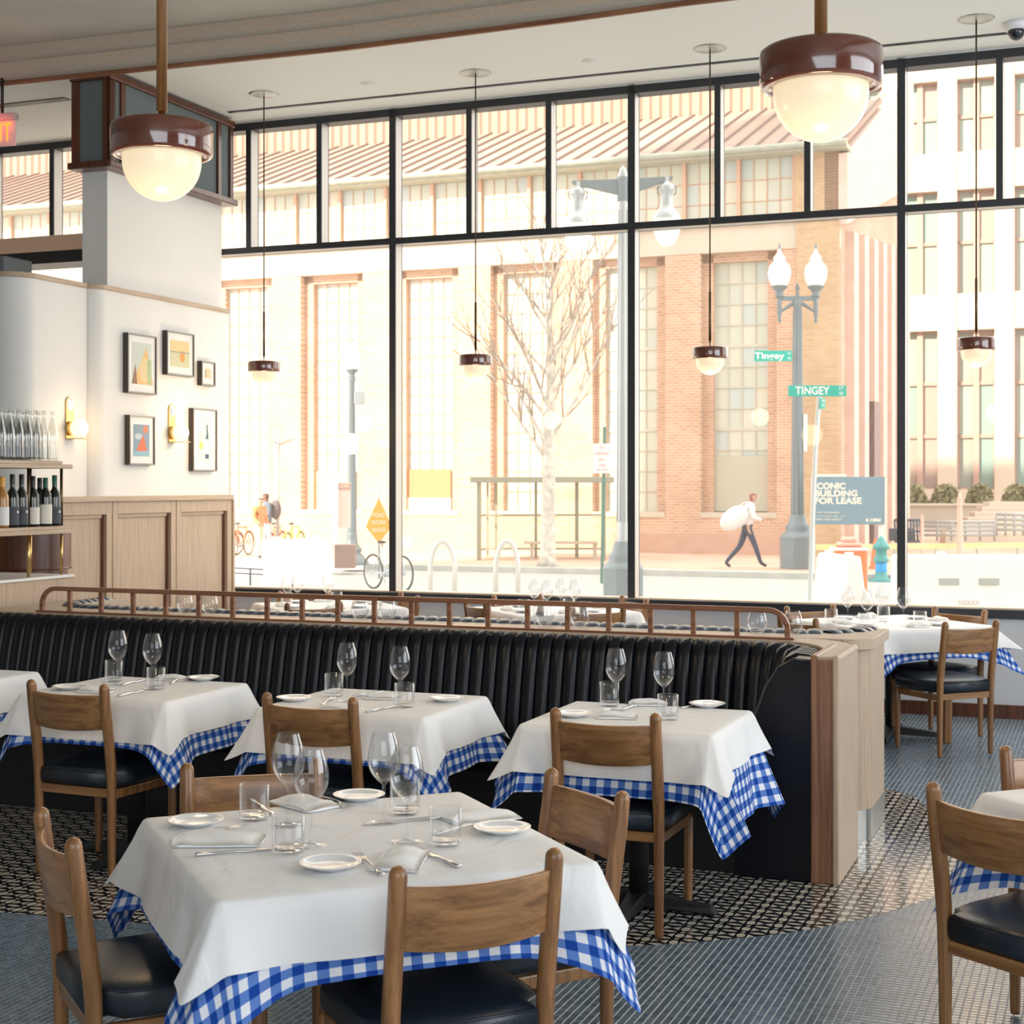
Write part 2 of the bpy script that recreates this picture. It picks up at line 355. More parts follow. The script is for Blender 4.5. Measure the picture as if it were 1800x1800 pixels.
for i, s in enumerate(majors):
    mull(s, ZS, ZH+.07, .055)
    if i < len(majors)-1:
        n = majors[i+1]
        for k in (1, 2): mull(s+(n-s)*k/3, ZT1, ZH, .045)
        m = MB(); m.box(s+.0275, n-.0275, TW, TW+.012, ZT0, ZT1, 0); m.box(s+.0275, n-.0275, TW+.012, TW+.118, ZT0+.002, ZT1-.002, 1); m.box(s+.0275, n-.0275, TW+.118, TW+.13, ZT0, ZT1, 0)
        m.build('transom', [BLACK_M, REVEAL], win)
        m = MB(); m.box(s+.03, n-.03, TW+.10, TW+.106, ZS, ZT0); m.build('pane', PANE, win)
        for k in range(3):
            a = s+(n-s)*k/3; b = s+(n-s)*(k+1)/3
            MB().box(a+.025, b-.025, TW+.10, TW+.106, ZT1, ZH).build('pane', PANE, win)
wl = MB(); wl.box(-12, 9, TW+.0, TW+.25, -.6, ZS-.07); wl.box(-12, majors[0]-.1, TW, TW+.25, ZS-.07, ZC+.3); wl.box(-12, 9, TW, TW+.25, ZH+.06, ZC+.4)
wl.box(majors[-1]+.1, 9, TW, TW+.25, ZS-.07, ZC)
struct('wall_window', wl, P('pale_grey_paint', (.60, .60, .62), .6))
struct('baseboard_window', MB().box(-6.6, 8.9, TW-.022, TW, 0, .095), DARK_W, .003)
# floor slab below the mosaic; ceiling
struct('floor', MB().box(-12, 9, -5, TW, -.2, .0008), P('floor_grout', (.50, .52, .54), .7))
# cornice curve: near ceiling is higher; its edge runs along the windows, then bends towards the viewer on the right
cpx = [(-300, 193), (0, 152), (190, 133), (600, 91), (1000, 40), (1200, 12), (1300, 0)]
pts = []
for px, py in cpx:
    p = at(px, py, 4.45); pts.append((CA*p.x+SA*p.y, -SA*p.x+CA*p.y))
# smooth on and round towards the camera
a, b = Vector(pts[-2]), Vector(pts[-1])
pp = [Vector(q) for q in pts]; ang = math.atan2((b-a).y, (b-a).x); cur = b.copy()
for i in range(26):
    ang -= R(3.4); cur = cur+Vector((math.cos(ang), math.sin(ang)))*.33; pp.append(cur.copy())
pp = [Vector((-12, pp[0].y-.02))]+pp
edge = pp
pol = [(p.x, p.y) for p in edge]
def offs(poly, d):
    out = []
    for i, p in enumerate(poly):
        q0 = Vector(poly[max(i-1,0)]); q1 = Vector(poly[min(i+1,len(poly)-1)]); t = (q1-q0).normalized(); out.append((p[0]+t.y*d, p[1]-t.x*d))
    return out
def strip(mb, prof, mi=0, smooth=True):
    """sweep (offset towards viewer, z) profile along the cornice edge"""
    L = [offs(pol, o) for o, z in prof]; n = len(pol)
    vs = [(x, y, prof[j][1]) for j in range(len(prof)) for x, y in L[j]]
    fs = [(j*n+i, j*n+i+1, (j+1)*n+i+1, (j+1)*n+i) for j in range(len(prof)-1) for i in range(n-1)]
    mb.add(vs, fs, smooth, mi)
white_p = [p for p in pol]+[(pol[-1][0], -5), (9, -5), (9, TW), (-12, TW)]
cl = MB(); cl.prism(white_p[::-1], ZC, ZC+.05)
struct('ceiling', cl, CEIL_W)
near_p = offs(pol, .10)+[(pol[-1][0]-.1, -5), (-12, -5)]
struct('ceiling_near', MB().prism(near_p, 4.70, 4.75), CEIL_G)
co = MB()
strip(co, [(.10, 4.70), (.10, 4.625)], 0); strip(co, [(.10, 4.625), (.09, 4.61), (.05, 4.602)], 1); strip(co, [(.05, 4.602), (.05, 4.53)], 0)
strip(co, [(.05, 4.53), (.04, 4.51), (.02, 4.50), (.0, 4.488)], 1)
strip(co, [(.0, 4.488), (.012, 4.48), (.012, 4.462), (-.02, 4.457)], 2); strip(co, [(-.02, 4.457), (-.03, 4.46), (-.03, ZC)], 3)
tr1 = struct('trim_1', co, [FABRIC_B, mottled('beige_cove', (.47, .42, .35), (.52, .47, .40), 40, .9), RAIL_W, CEIL_W])
# solid slab above so that no sky comes in
struct('roof', MB().box(-12, 9, -5, TW+.25, 4.96, 5.2), P('roof_slab', (.4, .4, .4), .9))
struct('wall_left', MB().box(-12.2, -12, -5, TW, -.2, 5), WHITE_PLASTER)
struct('wall_back', MB().box(-12, 9, -5.2, -5, -.2, 5), WHITE_PLASTER)
struct('wall_right', MB().box(9, 9.2, -5, TW, -.2, 5), WHITE_PLASTER)
# slot diffusers in the ceiling
for (xa, ya, xb, yb) in ((400, 196, 1790, 57),):
    A = uv_st(at(xa, ya, ZC)); B = uv_st(at(xb, yb, ZC)); m = MB(); m.beam((A[0],(A[1]+B[1])/2,ZC-.004), (B[0],(A[1]+B[1])/2,ZC-.004), .035, .006)
    tag(m.build('air_slot', BLACK_IRON, rz=RA), 'long thin black air slot in the white ceiling beside the windows', 'air vent')
A = uv_st(at(-60, 190, ZC)); B = uv_st(at(124, 175, ZC)); m = MB(); m.beam((A[0],(A[1]+B[1])/2,ZC-.004), (B[0],(A[1]+B[1])/2,ZC-.004), .09, .006)
tag(m.build('air_slot', BLACK_IRON, rz=RA), 'short wide black air slot in the ceiling left of the wooden column head', 'air vent')
# box beam along the window wall behind the column
sA, zA = at_t(0, 420, TW-.35); sB, zB = at_t(0, 447, TW-.35)
struct('trim_2', MB().box(-11, -6.93, TW-.35, TW-.02, zB, zA), P('beige_beam_paint', (.70, .52, .40), .6), .005)
struct('trim_3', MB().box(-11, -6.93, TW-.34, TW-.02, zB-.10, zB), BLACK_IRON)
# column, wooden head, partitions
SP = -6.68
colm = MB(); colm.box(-6.97, -6.75, 9.27, 10.80, 0, 3.9)
struct('column', colm, WHITE_PLASTER, .004)
hd = empty('column_head', (0,0,0), RA); tag(hd, kind='structure')
z0, z1 = 3.86, ZC-.02
MB().box(-6.96, -6.69, 9.22, 10.80, z0+.03, z1).build('core', DARK_W, hd)
MB().box(-7.005, -6.63, 9.14, 10.86, z0, z0+.05).build('moulding', DARK_W, hd, .01)
MB().box(-7.0, -6.645, 9.16, 10.84, z1-.055, z1).build('moulding', DARK_W, hd, .008)
BL = mottled('blue_grey_fabric', (.11, .14, .145), (.16, .19, .19), 80, .95)
def stile(s0, s1, t0, t1, za=z0+.05, zb=z1-.055): MB().box(s0, s1, t0, t1, za, zb).build('stile', DARK_W, hd, .004)
for (t0, t1) in ((9.17, 9.24), (9.31, 9.36), (10.60, 10.65), (10.78, 10.83)): stile(-6.69, -6.655, t0, t1)
for (t0, t1) in ((9.24, 9.31), (9.36, 10.60), (10.65, 10.78)): MB().box(-6.69, -6.675, t0, t1, z0+.05, z1-.055).build('fabric_panel', BL, hd)
stile(-6.99, -6.93, 9.17, 9.22); stile(-6.72, -6.655, 9.17, 9.22)
MB().box(-6.93, -6.72, 9.19, 9.22, z0+.05, z1-.055).build('fabric_panel', BL, hd)
# partition B (with the pictures) and A (nearer), rounded ends, wooden cap
def bullnose(s_face, thick, t_end, t0, t1, r=.12):
    c = (s_face-r, t_end+r); out = [(s_face, t1)]
    for k in range(31):
        a = -PI/2*k/30; out.append((c[0]+r*math.cos(a), c[1]+r*math.sin(a)))
    out += [(s_face-thick, t_end), (s_face-thick, t1)]
    return out[::-1]
zc = 3.0
pB = bullnose(SP, .24, 9.03, 9.03, 10.80)
struct('wall_partition_far', MB().prism(pB, 0, zc-.02, smooth=False), WHITE_PLASTER)
pA = bullnose(SP-.07, .24, 8.30, 8.30, 9.03, .18)
struct('wall_partition_near', MB().prism(pA, 0, zc-.02), WHITE_PLASTER)
pc = [(x+(.015 if x > -6.9 else -.01), y-.012) for x, y in pB]; struct('trim_4', MB().prism(pc, zc-.02, zc+.015), PALE_OAKY, .004)
pc = [(x+(.015 if x > -6.95 else -.01), y-.012) for x, y in pA]; struct('trim_5', MB().prism(pc, zc-.02, zc+.015), PALE_OAKY, .004)
# wainscot with framed panels
tb = [t_on_s(p, SP+.04)[0] for p in (198, 310, 408)]
tb = [tb[0]-2*(tb[1]-tb[0]), tb[0]-(tb[1]-tb[0])]+tb
zw = 1.50
wn = MB(); wn.box(SP-.10, SP+.006, tb[0], tb[-1], 0, zw); wains = struct('wainscot', wn, PALE_OAK)
for i in range(len(tb)-1):
    a, b = tb[i], tb[i+1]; g = .004
    for (y0, y1, q0, q1) in ((a+g, a+.06, .1, zw-.03), (b-.07, b-g, .1, zw-.03), (a+.06, b-.07, zw-.12, zw-.03), (a+.06, b-.07, .1, .2)):
        MB().box(SP, SP+.04, y0, y1, q0, q1).build('panel_frame', PALE_OAK, wains, .003)
    MB().box(SP, SP+.012, b-.10, b-.07, .2, zw-.12).build('bead', DARK_W, wains, .003)
    MB().box(SP, SP+.022, a+.06, b-.10, zw-.145, zw-.12).build('bead', PALE_OAKY, wains, .003)
MB().box(SP-.1, SP+.06, tb[0], tb[-1]+.0, zw-.03, zw+.01).build('cap', PALE_OAKY, wains, .004)
MB().box(SP-.1, SP+.05, tb[-1], tb[-1]+.03, 0, zw-.03).build('end_post', PALE_OAK, wains, .003)
# wall beyond, with dark screen
struct('wall_beyond', MB().box(-12, s_on_t(34, 9.55)[0], 9.55, 9.62, 0, 3.12), P('tan_paint', (.60, .45, .31), .7))
struct('trim_6', MB().box(-12, s_on_t(30, 9.45)[0], 9.3, 9.62, 3.12, 3.30), P('blue_grey_paint', (.16, .18, .20), .6))
s_, z_ = at_t(-60, 598, 9.5); s2, z2 = at_t(40, 640, 9.5)
tag(MB().box(s_, s2, 9.50, 9.549, z2, z_).build('wall_screen', P('black_screen', (.004, .004, .005), .2), None, .004, rz=RA), 'black screen on the tan wall at the far left edge', 'screen')
# ================================================================ FLOOR: mosaic + patterned island of cement tiles
isl = [at(x, y, 0) for x, y in ((-250, 1560), (0, 1587), (240, 1613), (600, 1650), (900, 1663), (1130, 1663), (1300, 1650), (1411, 1637), (1536, 1611), (1633, 1580))]
isl = [uv_st(p) for p in isl]+[(-.42, 6.75), uv_st(at(1640, 1435, 0)), uv_st(at(1557, 1411, 0)), (-1.1, 8.2), (-3.2, 8.9), (-7.5, 8.9), (-8.5, 6.5)]
# Catmull-Rom for the near arc
def crom(P_, n=4):
    out = []; N = len(P_)
    for i in range(N):
        p0, p1, p2, p3 = (Vector(P_[(i+k-1)%N]) for k in range(4))
        for j in range(n):
            t = j/n; out.append(tuple(.5*((2*p1)+(p2-p0)*t+(2*p0-5*p1+4*p2-p3)*t*t+(3*p1-p0-3*p2+p3)*t**3)))
    return out
isl = crom(isl, 3)
# convex hull of the outline
def hull(P_):
    P_ = sorted(set(P_))
    def half(Q):
        h = []
        for p in Q:
            while len(h) > 1 and (h[-1][0]-h[-2][0])*(p[1]-h[-2][1])-(h[-1][1]-h[-2][1])*(p[0]-h[-2][0]) <= 0: h.pop()
            h.append(p)
        return h
    a = half(P_); b = half(P_[::-1]); return a[:-1]+b[:-1]
isl = hull(isl)
def clip(poly, hullp):
    out = poly
    for i in range(len(hullp)):
        a = hullp[i]; b = hullp[(i+1)%len(hullp)]
        def side(p): return (b[0]-a[0])*(p[1]-a[1])-(b[1]-a[1])*(p[0]-a[0])
        inp = out; out = []
        if not inp: return []
        for k in range(len(inp)):
            p = inp[k]; q = inp[(k+1)%len(inp)]; sp_, sq = side(p), side(q)
            if sp_ >= 0: out.append(p)
            if (sp_ >= 0) != (sq >= 0):
                t = sp_/(sp_-sq); out.append((p[0]+(q[0]-p[0])*t, p[1]+(q[1]-p[1])*t))
    return out
IT = island_tile('patterned_cement_tile')
island = struct('floor_island', MB().prism(isl, -.004, .0012), P('dark_grout', (.06, .06, .06), .7))
TS = .273
def visible(s, t, m=120):
    p = W(s, t); 
    if p.y < 1.5: return False
    px = 900+F*p.x/p.y; py = HY+F*H/p.y; return -m < px < 1800+m and py < 1800+m
nt_ = 0
for i in range(-32, 5):
    for j in range(16, 36):
        s0, t0 = i*TS, j*TS; g = .0012
        if not visible(s0+TS/2, t0+TS/2, 250) or (t0 > 6.2 and s0 < -1.4 and t0 > 6.6): continue
        q = clip([(s0+g, t0+g), (s0+TS-g, t0+g), (s0+TS-g, t0+TS-g), (s0+g, t0+TS-g)], isl)
        if len(q) < 3: continue
        m = MB(); m.prism(q, .0, .003); m.uv = [(x, y) for x, y in q]*2
        m.build('cement_tile', IT, island); nt_ += 1
# mosaic
MOS = P('x', (0,0,0))
T_ = .0248
def mosaic_mat():
    m, n, l, b = mat('mosaic_tile')
    tc = n.new('ShaderNodeTexCoord'); sp = n.new('ShaderNodeVectorMath'); sp.operation = 'MULTIPLY'; sp.inputs[1].default_value = (1/T_, 1/T_, 0)
    fl = n.new('ShaderNodeVectorMath'); fl.operation = 'FLOOR'; wn_ = n.new('ShaderNodeTexWhiteNoise'); wn_.noise_dimensions = '2D'
    l.new(tc.outputs['UV'], sp.inputs[0]); l.new(sp.outputs[0], fl.inputs[0]); l.new(fl.outputs[0], wn_.inputs['Vector'])
    cr = n.new('ShaderNodeValToRGB'); cr.color_ramp.elements[0].color = (.09, .135, .175, 1); cr.color_ramp.elements[1].color = (.16, .22, .275, 1)
    l.new(wn_.outputs['Value'], cr.inputs[0]); l.new(cr.outputs[0], b.inputs['Base Color']); b.inputs['Roughness'].default_value = .24; b.inputs['Specular IOR Level'].default_value = .7
    return m
bpy.data.materials.remove(MOS); MOS = mosaic_mat()
T = .0248; g = .0014; ch = .0012
ii, jj = np.meshgrid(np.arange(-350, 200), np.arange(55, 441), indexing='ij')
cs = (ii+.5)*T; ct = (jj+.5)*T
X = CA*cs-SA*ct; Y = SA*cs+CA*ct; Yc = np.maximum(Y, .3)
px = 900+F*X/Yc; py = HY+F*H/Yc
ok = (Y > 2.0) & (px > -350) & (px < 2150) & (py < 2100)
ins = np.ones_like(ok); big = np.ones_like(ok)
for i in range(len(isl)):
    a = isl[i]; b = isl[(i+1)%len(isl)]; L = math.hypot(b[0]-a[0], b[1]-a[1])
    sd_ = ((b[0]-a[0])*(ct-a[1])-(b[1]-a[1])*(cs-a[0]))/L
    ins &= sd_ > .010
ok &= ~ins
ok &= ~((cs < -5.7) & (ct > 6))
vis = ok & (px > 0) & (px < 1800) & (py < 1800)
order = np.argsort(-(py*vis).ravel())[:300]
near = np.zeros(ok.size, bool); near[order] = True; near = near.reshape(ok.shape)
tq = MB(); h_ = T/2-g
tq.add([(-h_,-h_,-.004),(h_,-h_,-.004),(h_,h_,-.004),(-h_,h_,-.004),(-h_,-h_,.001),(h_,-h_,.001),(h_,h_,.001),(-h_,h_,.001),(-h_+ch,-h_+ch,.0025),(h_-ch,-h_+ch,.0025),(h_-ch,h_-ch,.0025),(-h_+ch,h_-ch,.0025)],
    [(0,1,5,4),(1,2,6,5),(2,3,7,6),(3,0,4,7),(4,5,9,8),(5,6,10,9),(6,7,11,10),(7,4,8,11),(8,9,10,11)])
fl_ob = bpy.data.objects['floor']
TV = [P('mosaic_tile_%s' % n_, c, .24, 0, .7) for n_, c in (('a', (.09, .135, .175)), ('b', (.125, .175, .225)), ('c', (.16, .22, .275)))]
tmes = []
for k in range(3): me = tq.mesh('mosaic_tile', TV[k]); tmes.append(me)
for i, j in zip(*np.nonzero(near)): inst(tmes[rnd.randrange(3)], 'mosaic_tile', fl_ob, (cs[i,j], ct[i,j], 0))
rest = ok & ~near; n = int(rest.sum()); c0 = cs[rest]; c1 = ct[rest]
base = np.array([(-h_,-h_,.001),(h_,-h_,.001),(h_,h_,.001),(-h_,h_,.001),(-h_+ch,-h_+ch,.0025),(h_-ch,-h_+ch,.0025),(h_-ch,h_-ch,.0025),(-h_+ch,h_-ch,.0025)], dtype=np.float32)
V = np.tile(base, (n,1,1)); V[:,:,0] += c0[:,None]; V[:,:,1] += c1[:,None]; V = V.reshape(-1,3)
fb = np.array([(0,1,5,4),(1,2,6,5),(2,3,7,6),(3,0,4,7),(4,5,6,7)]); Fc = (fb[None]+8*np.arange(n)[:,None,None]).reshape(-1)
me = bpy.data.meshes.new('mosaic_tiles'); me.vertices.add(len(V)); me.vertices.foreach_set('co', V.ravel()); me.loops.add(len(Fc)); me.loops.foreach_set('vertex_index', Fc)
me.polygons.add(len(Fc)//4); me.polygons.foreach_set('loop_start', np.arange(0, len(Fc), 4)); me.update(); me.validate()
u = me.uv_layers.new(name='UVMap'); cc = np.repeat(np.stack([c0, c1], 1)[:,None], 20, 1).reshape(-1, 2); u.data.foreach_set('uv', cc.astype(np.float32).ravel())
me.shade_flat(); me.materials.append(MOS); mo = bpy.data.objects.new('mosaic_tiles', me); COL.objects.link(mo); mo.parent = fl_ob; mo['kind'] = 'stuff'
print('island tiles', nt_, 'mosaic', n)
# ================================================================ BANQUETTES (back to back)
def path_pts(P_, step_):
    """resample a polyline; returns (x, y, angle of direction)"""
    out = []; acc = 0
    for a, b in zip(P_[:-1], P_[1:]):
        L = math.hypot(b[0]-a[0], b[1]-a[1]); d = ((b[0]-a[0])/L, (b[1]-a[1])/L)
        while acc <= L: out.append((a[0]+d[0]*acc, a[1]+d[1]*acc, math.atan2(d[1], d[0]))); acc += step_
        acc -= L
    return out
def arc(cx, cy, r, a0, a1, n=8): return [(cx+r*math.cos(R(a0+(a1-a0)*k/n)), cy+r*math.sin(R(a0+(a1-a0)*k/n))) for k in range(n+1)]
CW = .066
# channel: local x along the back, local -y towards the sitter
prof = [(-.105,.43),(-.10,.50),(-.075,.62),(-.05,.74),(-.03,.82),(-.005,.868),(.03,.885),(.075,.88),(.10,.865)]
nrm_ = []
for i in range(len(prof)):
    a = prof[max(i-1,0)]; b = prof[min(i+1,len(prof)-1)]; d = Vector((b[0]-a[0], b[1]-a[1])).normalized(); nrm_.append((-d.y, d.x))
def channel_mesh(bulge, m):
    ch_ = MB(); vs = []; K = 9
    for (y, z), (ny, nz) in zip(prof, nrm_):
        for k in range(K):
            u = -1+2*k/(K-1); bl = bulge*math.sqrt(max(0, 1-abs(u)**2.2)); vs.append((u*CW/2*1.01, y+ny*bl, z+nz*bl))
    ch_.add(vs, [(i*K+k, i*K+k+1, (i+1)*K+k+1, (i+1)*K+k) for i in range(len(prof)-1) for k in range(K-1)], True)
    return ch_.mesh('channel', m)
CH_F = channel_mesh(.020, LEATHER); CH_B = channel_mesh(.009, LEATHER_B)
TB = 6.70
fb_ = empty('banquette', (0,0,0), RA); tag(fb_, 'long black channel-tufted leather banquette with oak end panel facing the near tables', 'banquette')
pth = [(-6.2, TB-.0), (-1.48, TB)]+arc(-1.48, TB-.24, .24, 90, 20)[1:]+[(-1.235, 6.30)]
for x, y, a in path_pts(pth, CW):
    inst(CH_F, 'channel', fb_, (x, y, 0), (0, 0, a))
body = MB(); body.box(-6.25, -1.35, TB+.02, TB+.15, 0, .885); body.build('back_panel', PALE_OAK, fb_)
# seat and kick board
seatp = [(-6.25, 6.13), (-1.30, 6.13), (-1.30, 6.60), (-6.25, 6.60)]
MB().prism(seatp, .35, .455).build('seat', LEATHER, fb_, .03, seg=4)
MB().box(-6.25, -1.28, 6.20, 6.62, .0, .35).build('kick_board', P('black_laminate', (.008, .008, .01), .5), fb_, .004)
# leather covered arm block closing the wing
armp = [(-1.40, 6.16), (-1.115, 6.16), (-1.115, 6.62), (-1.30, 6.66), (-1.36, 6.4)]
am = MB(); prf = [(-1.43, 0), (-1.43, .45), (-1.36, .62), (-1.30, .78), (-1.25, .86), (-1.19, .895), (-1.115, .89), (-1.115, 0)]
n_ = len(prf); am.add([(x, 6.165, z) for x, z in prf]+[(x, 6.30, z) for x, z in prf], [tuple(range(n_)), tuple(range(n_, 2*n_))[::-1]]+[(k, k+n_, (k+1)%n_+n_, (k+1)%n_) for k in range(n_)])
am.build('wing', LEATHER, fb_, .006)
MB().tube([(x, 6.162, z) for x, z in prf[1:7]], .006, 6).build('piping', P('sheen_leather', (.03, .03, .03), .15, 0, .8), fb_)
# oak end panel and capping
ep = MB(); ep.box(-1.11, -1.03, 6.155, 6.63, .0, .895); endp = ep.build('end_panel', RAIL_WV, fb_, .006)
MB().box(-1.118, -1.092, 6.148, 6.63, .0, .915).build('edge_bead', RAIL_WV, endp, .006); MB().box(-1.032, -1.006, 6.148, 6.64, .0, .915).build('edge_bead', PALE_OAK, endp, .008)
out = [(-6.25, TB+.055), (-1.46, TB+.055)]+arc(-1.44, TB-.26, .315, 88, 8)[1:]+[(-1.115, 6.17), (-1.005, 6.17), (-1.005, 6.64)]+arc(-1.36, 6.56, .345, 12, 88)+[(-1.40, TB+.20), (-6.25, TB+.20)]
MB().prism(out, .885, .908).build('cap', PALE_OAKX, fb_, .006)
MB().prism([(-1.035, 6.62), (-1.006, 6.64)]+arc(-1.36, 6.55, .345, 12, 86)+[(-1.39, TB+.12)]+arc(-1.36, 6.55, .30, 86, 12), 0, .886).build('rounded_back', PALE_OAK, fb_)
# rail
rail = empty('banquette_rail', (0,0,0), RA); tag(rail, 'low oak gallery rail with short balusters on top of the banquette backs', 'rail')
tR = 6.785; s0 = -1.335; s1 = -5.36; zb = .908; zt = 1.037
rp = [(s0, zb), (s0, zt-.085)]+[(s0-.085+.085*math.cos(R(a)), zt-.085+.085*math.sin(R(a))) for a in (15,35,55,75,90)]+[(-3.35, zt)]
def flatbar(pts2, w, h, name, par):
    m = MB(); N = len(pts2); vs = []
    for i, (x, z) in enumerate(pts2):
        a = pts2[max(i-1,0)]; b = pts2[min(i+1,N-1)]; d = Vector((b[0]-a[0], b[1]-a[1])).normalized(); nx, nz = -d.y*h/2, d.x*h/2
        vs += [(x-nx, tR-w/2, z-nz), (x-nx, tR+w/2, z-nz), (x+nx, tR+w/2, z+nz), (x+nx, tR-w/2, z+nz)]
    fs = [(0,1,2,3)[::-1], tuple(4*(N-1)+k for k in range(4))]+[(4*i+k, 4*i+(k+1)%4, 4*i+4+(k+1)%4, 4*i+4+k) for i in range(N-1) for k in range(4)]
    m.add(vs, fs); return m.build(name, RAIL_W, par, .004)
flatbar(rp, .022, .024, 'handrail', rail)
rp2 = [(-3.352, zt-.001)]+[(s1+.085+.085*math.cos(R(a)), zt-.085+.085*math.sin(R(a))) for a in (90,105,125,145,165)]+[(s1, zt-.085), (s1, zb)]
flatbar(rp2, .022, .024, 'handrail', rail)
MB().box(s1-.03, s0+.03, tR-.018, tR+.018, zb, zb+.011).build('base_strip', RAIL_W, rail, .003)
bme = MB().box(-.011, .011, -.009, .009, zb+.008, zt-.008).mesh('baluster', RAIL_W)
for k in range(19): inst(bme, 'baluster', rail, (s0-.227-.201*k, tR, 0))
# rear banquette
rb = empty('banquette', (0,0,0), RA); tag(rb, 'blue-black tufted leather banquette facing the windows, behind the gallery rail', 'banquette')
TR = 7.16
pr = [(-1.12, 7.44)]+arc(-1.36, 7.28, .12, 0, -60)[:0]+[(-1.13, 7.40), (-1.16, 7.30), (-1.24, 7.21), (-1.36, TR), (-5.25, TR), (-5.42, 7.20), (-5.52, 7.32), (-5.56, 7.70)]
for x, y, a in path_pts(pr, CW): inst(CH_B, 'channel', rb, (x, y, .034), (0, 0, a))
rbody = [(-5.75, 6.93), (-1.12, 6.93)]+arc(-1.12, 7.05, .115, -90, 0)+[(-1.005, 7.45), (-1.12, 7.45), (-1.30, 7.10), (-5.45, 7.10), (-5.62, 7.8), (-5.75, 7.8)]
MB().prism(rbody, .10, .86, smooth=False).build('body', PALE_OAK, rb)
MB().prism([(x+(.003 if x > -2 else 0), y-.003) for x, y in rbody], 0, .14).build('kick_plate', P('brushed_steel_plate', (.42, .41, .38), .3, .9), rb)
rcap = [(-5.77, 6.90), (-1.11, 6.90)]+arc(-1.11, 7.02, .125, -90, 0)+[(-.985, 7.47), (-1.10, 7.47), (-1.10, 7.36), (-1.18, 7.19), (-1.36, 7.12), (-5.25, 7.12), (-5.42, 7.16), (-5.50, 7.30), (-5.53, 7.8), (-5.77, 7.8)]
MB().prism(rcap, .86, .908).build('cap', PALE_OAKX, rb, .003)
MB().prism([(-5.4, 7.2), (-1.25, 7.2), (-1.25, 7.70), (-5.4, 7.70)], .15, .455).build('seat', LEATHER_B, rb, .03)
# votive glasses along the ledge
vg = MB(); pv = [(.0,.0),(.022,.0),(.036,.012),(.045,.035),(.046,.055),(.040,.082),(.031,.108),(.0305,.108),(.038,.082),(.043,.055),(.042,.035),(.033,.015),(0,.008)]
vg.lathe(pv, 18); VG = vg.mesh('votive_glass', GLASS)
vn = ['leftmost of the pair at the left end of the rail', 'right one of the pair at the left end of the rail', 'left one of the pair behind the rail joint', 'right one of the pair behind the rail joint',
      'left one of the pair below the birch', 'right one of the pair below the birch', 'second from the right end of the rail', 'beside the rounded right end of the rail']
for k, (x, d_) in enumerate(((325, 8.2), (369, 8.12), (633, 7.72), (681, 7.66), (958, 7.42), (1019, 7.36), (1331, 7.20), (1394, 7.13))):
    s, d = s_on_t(x, 7.035); o = inst(VG, 'votive_glass', None, W(s, 7.035, .9085)); tag(o, 'round stemless ledge glass, '+vn[k], 'glass', 'stemless glasses on the banquette ledge')
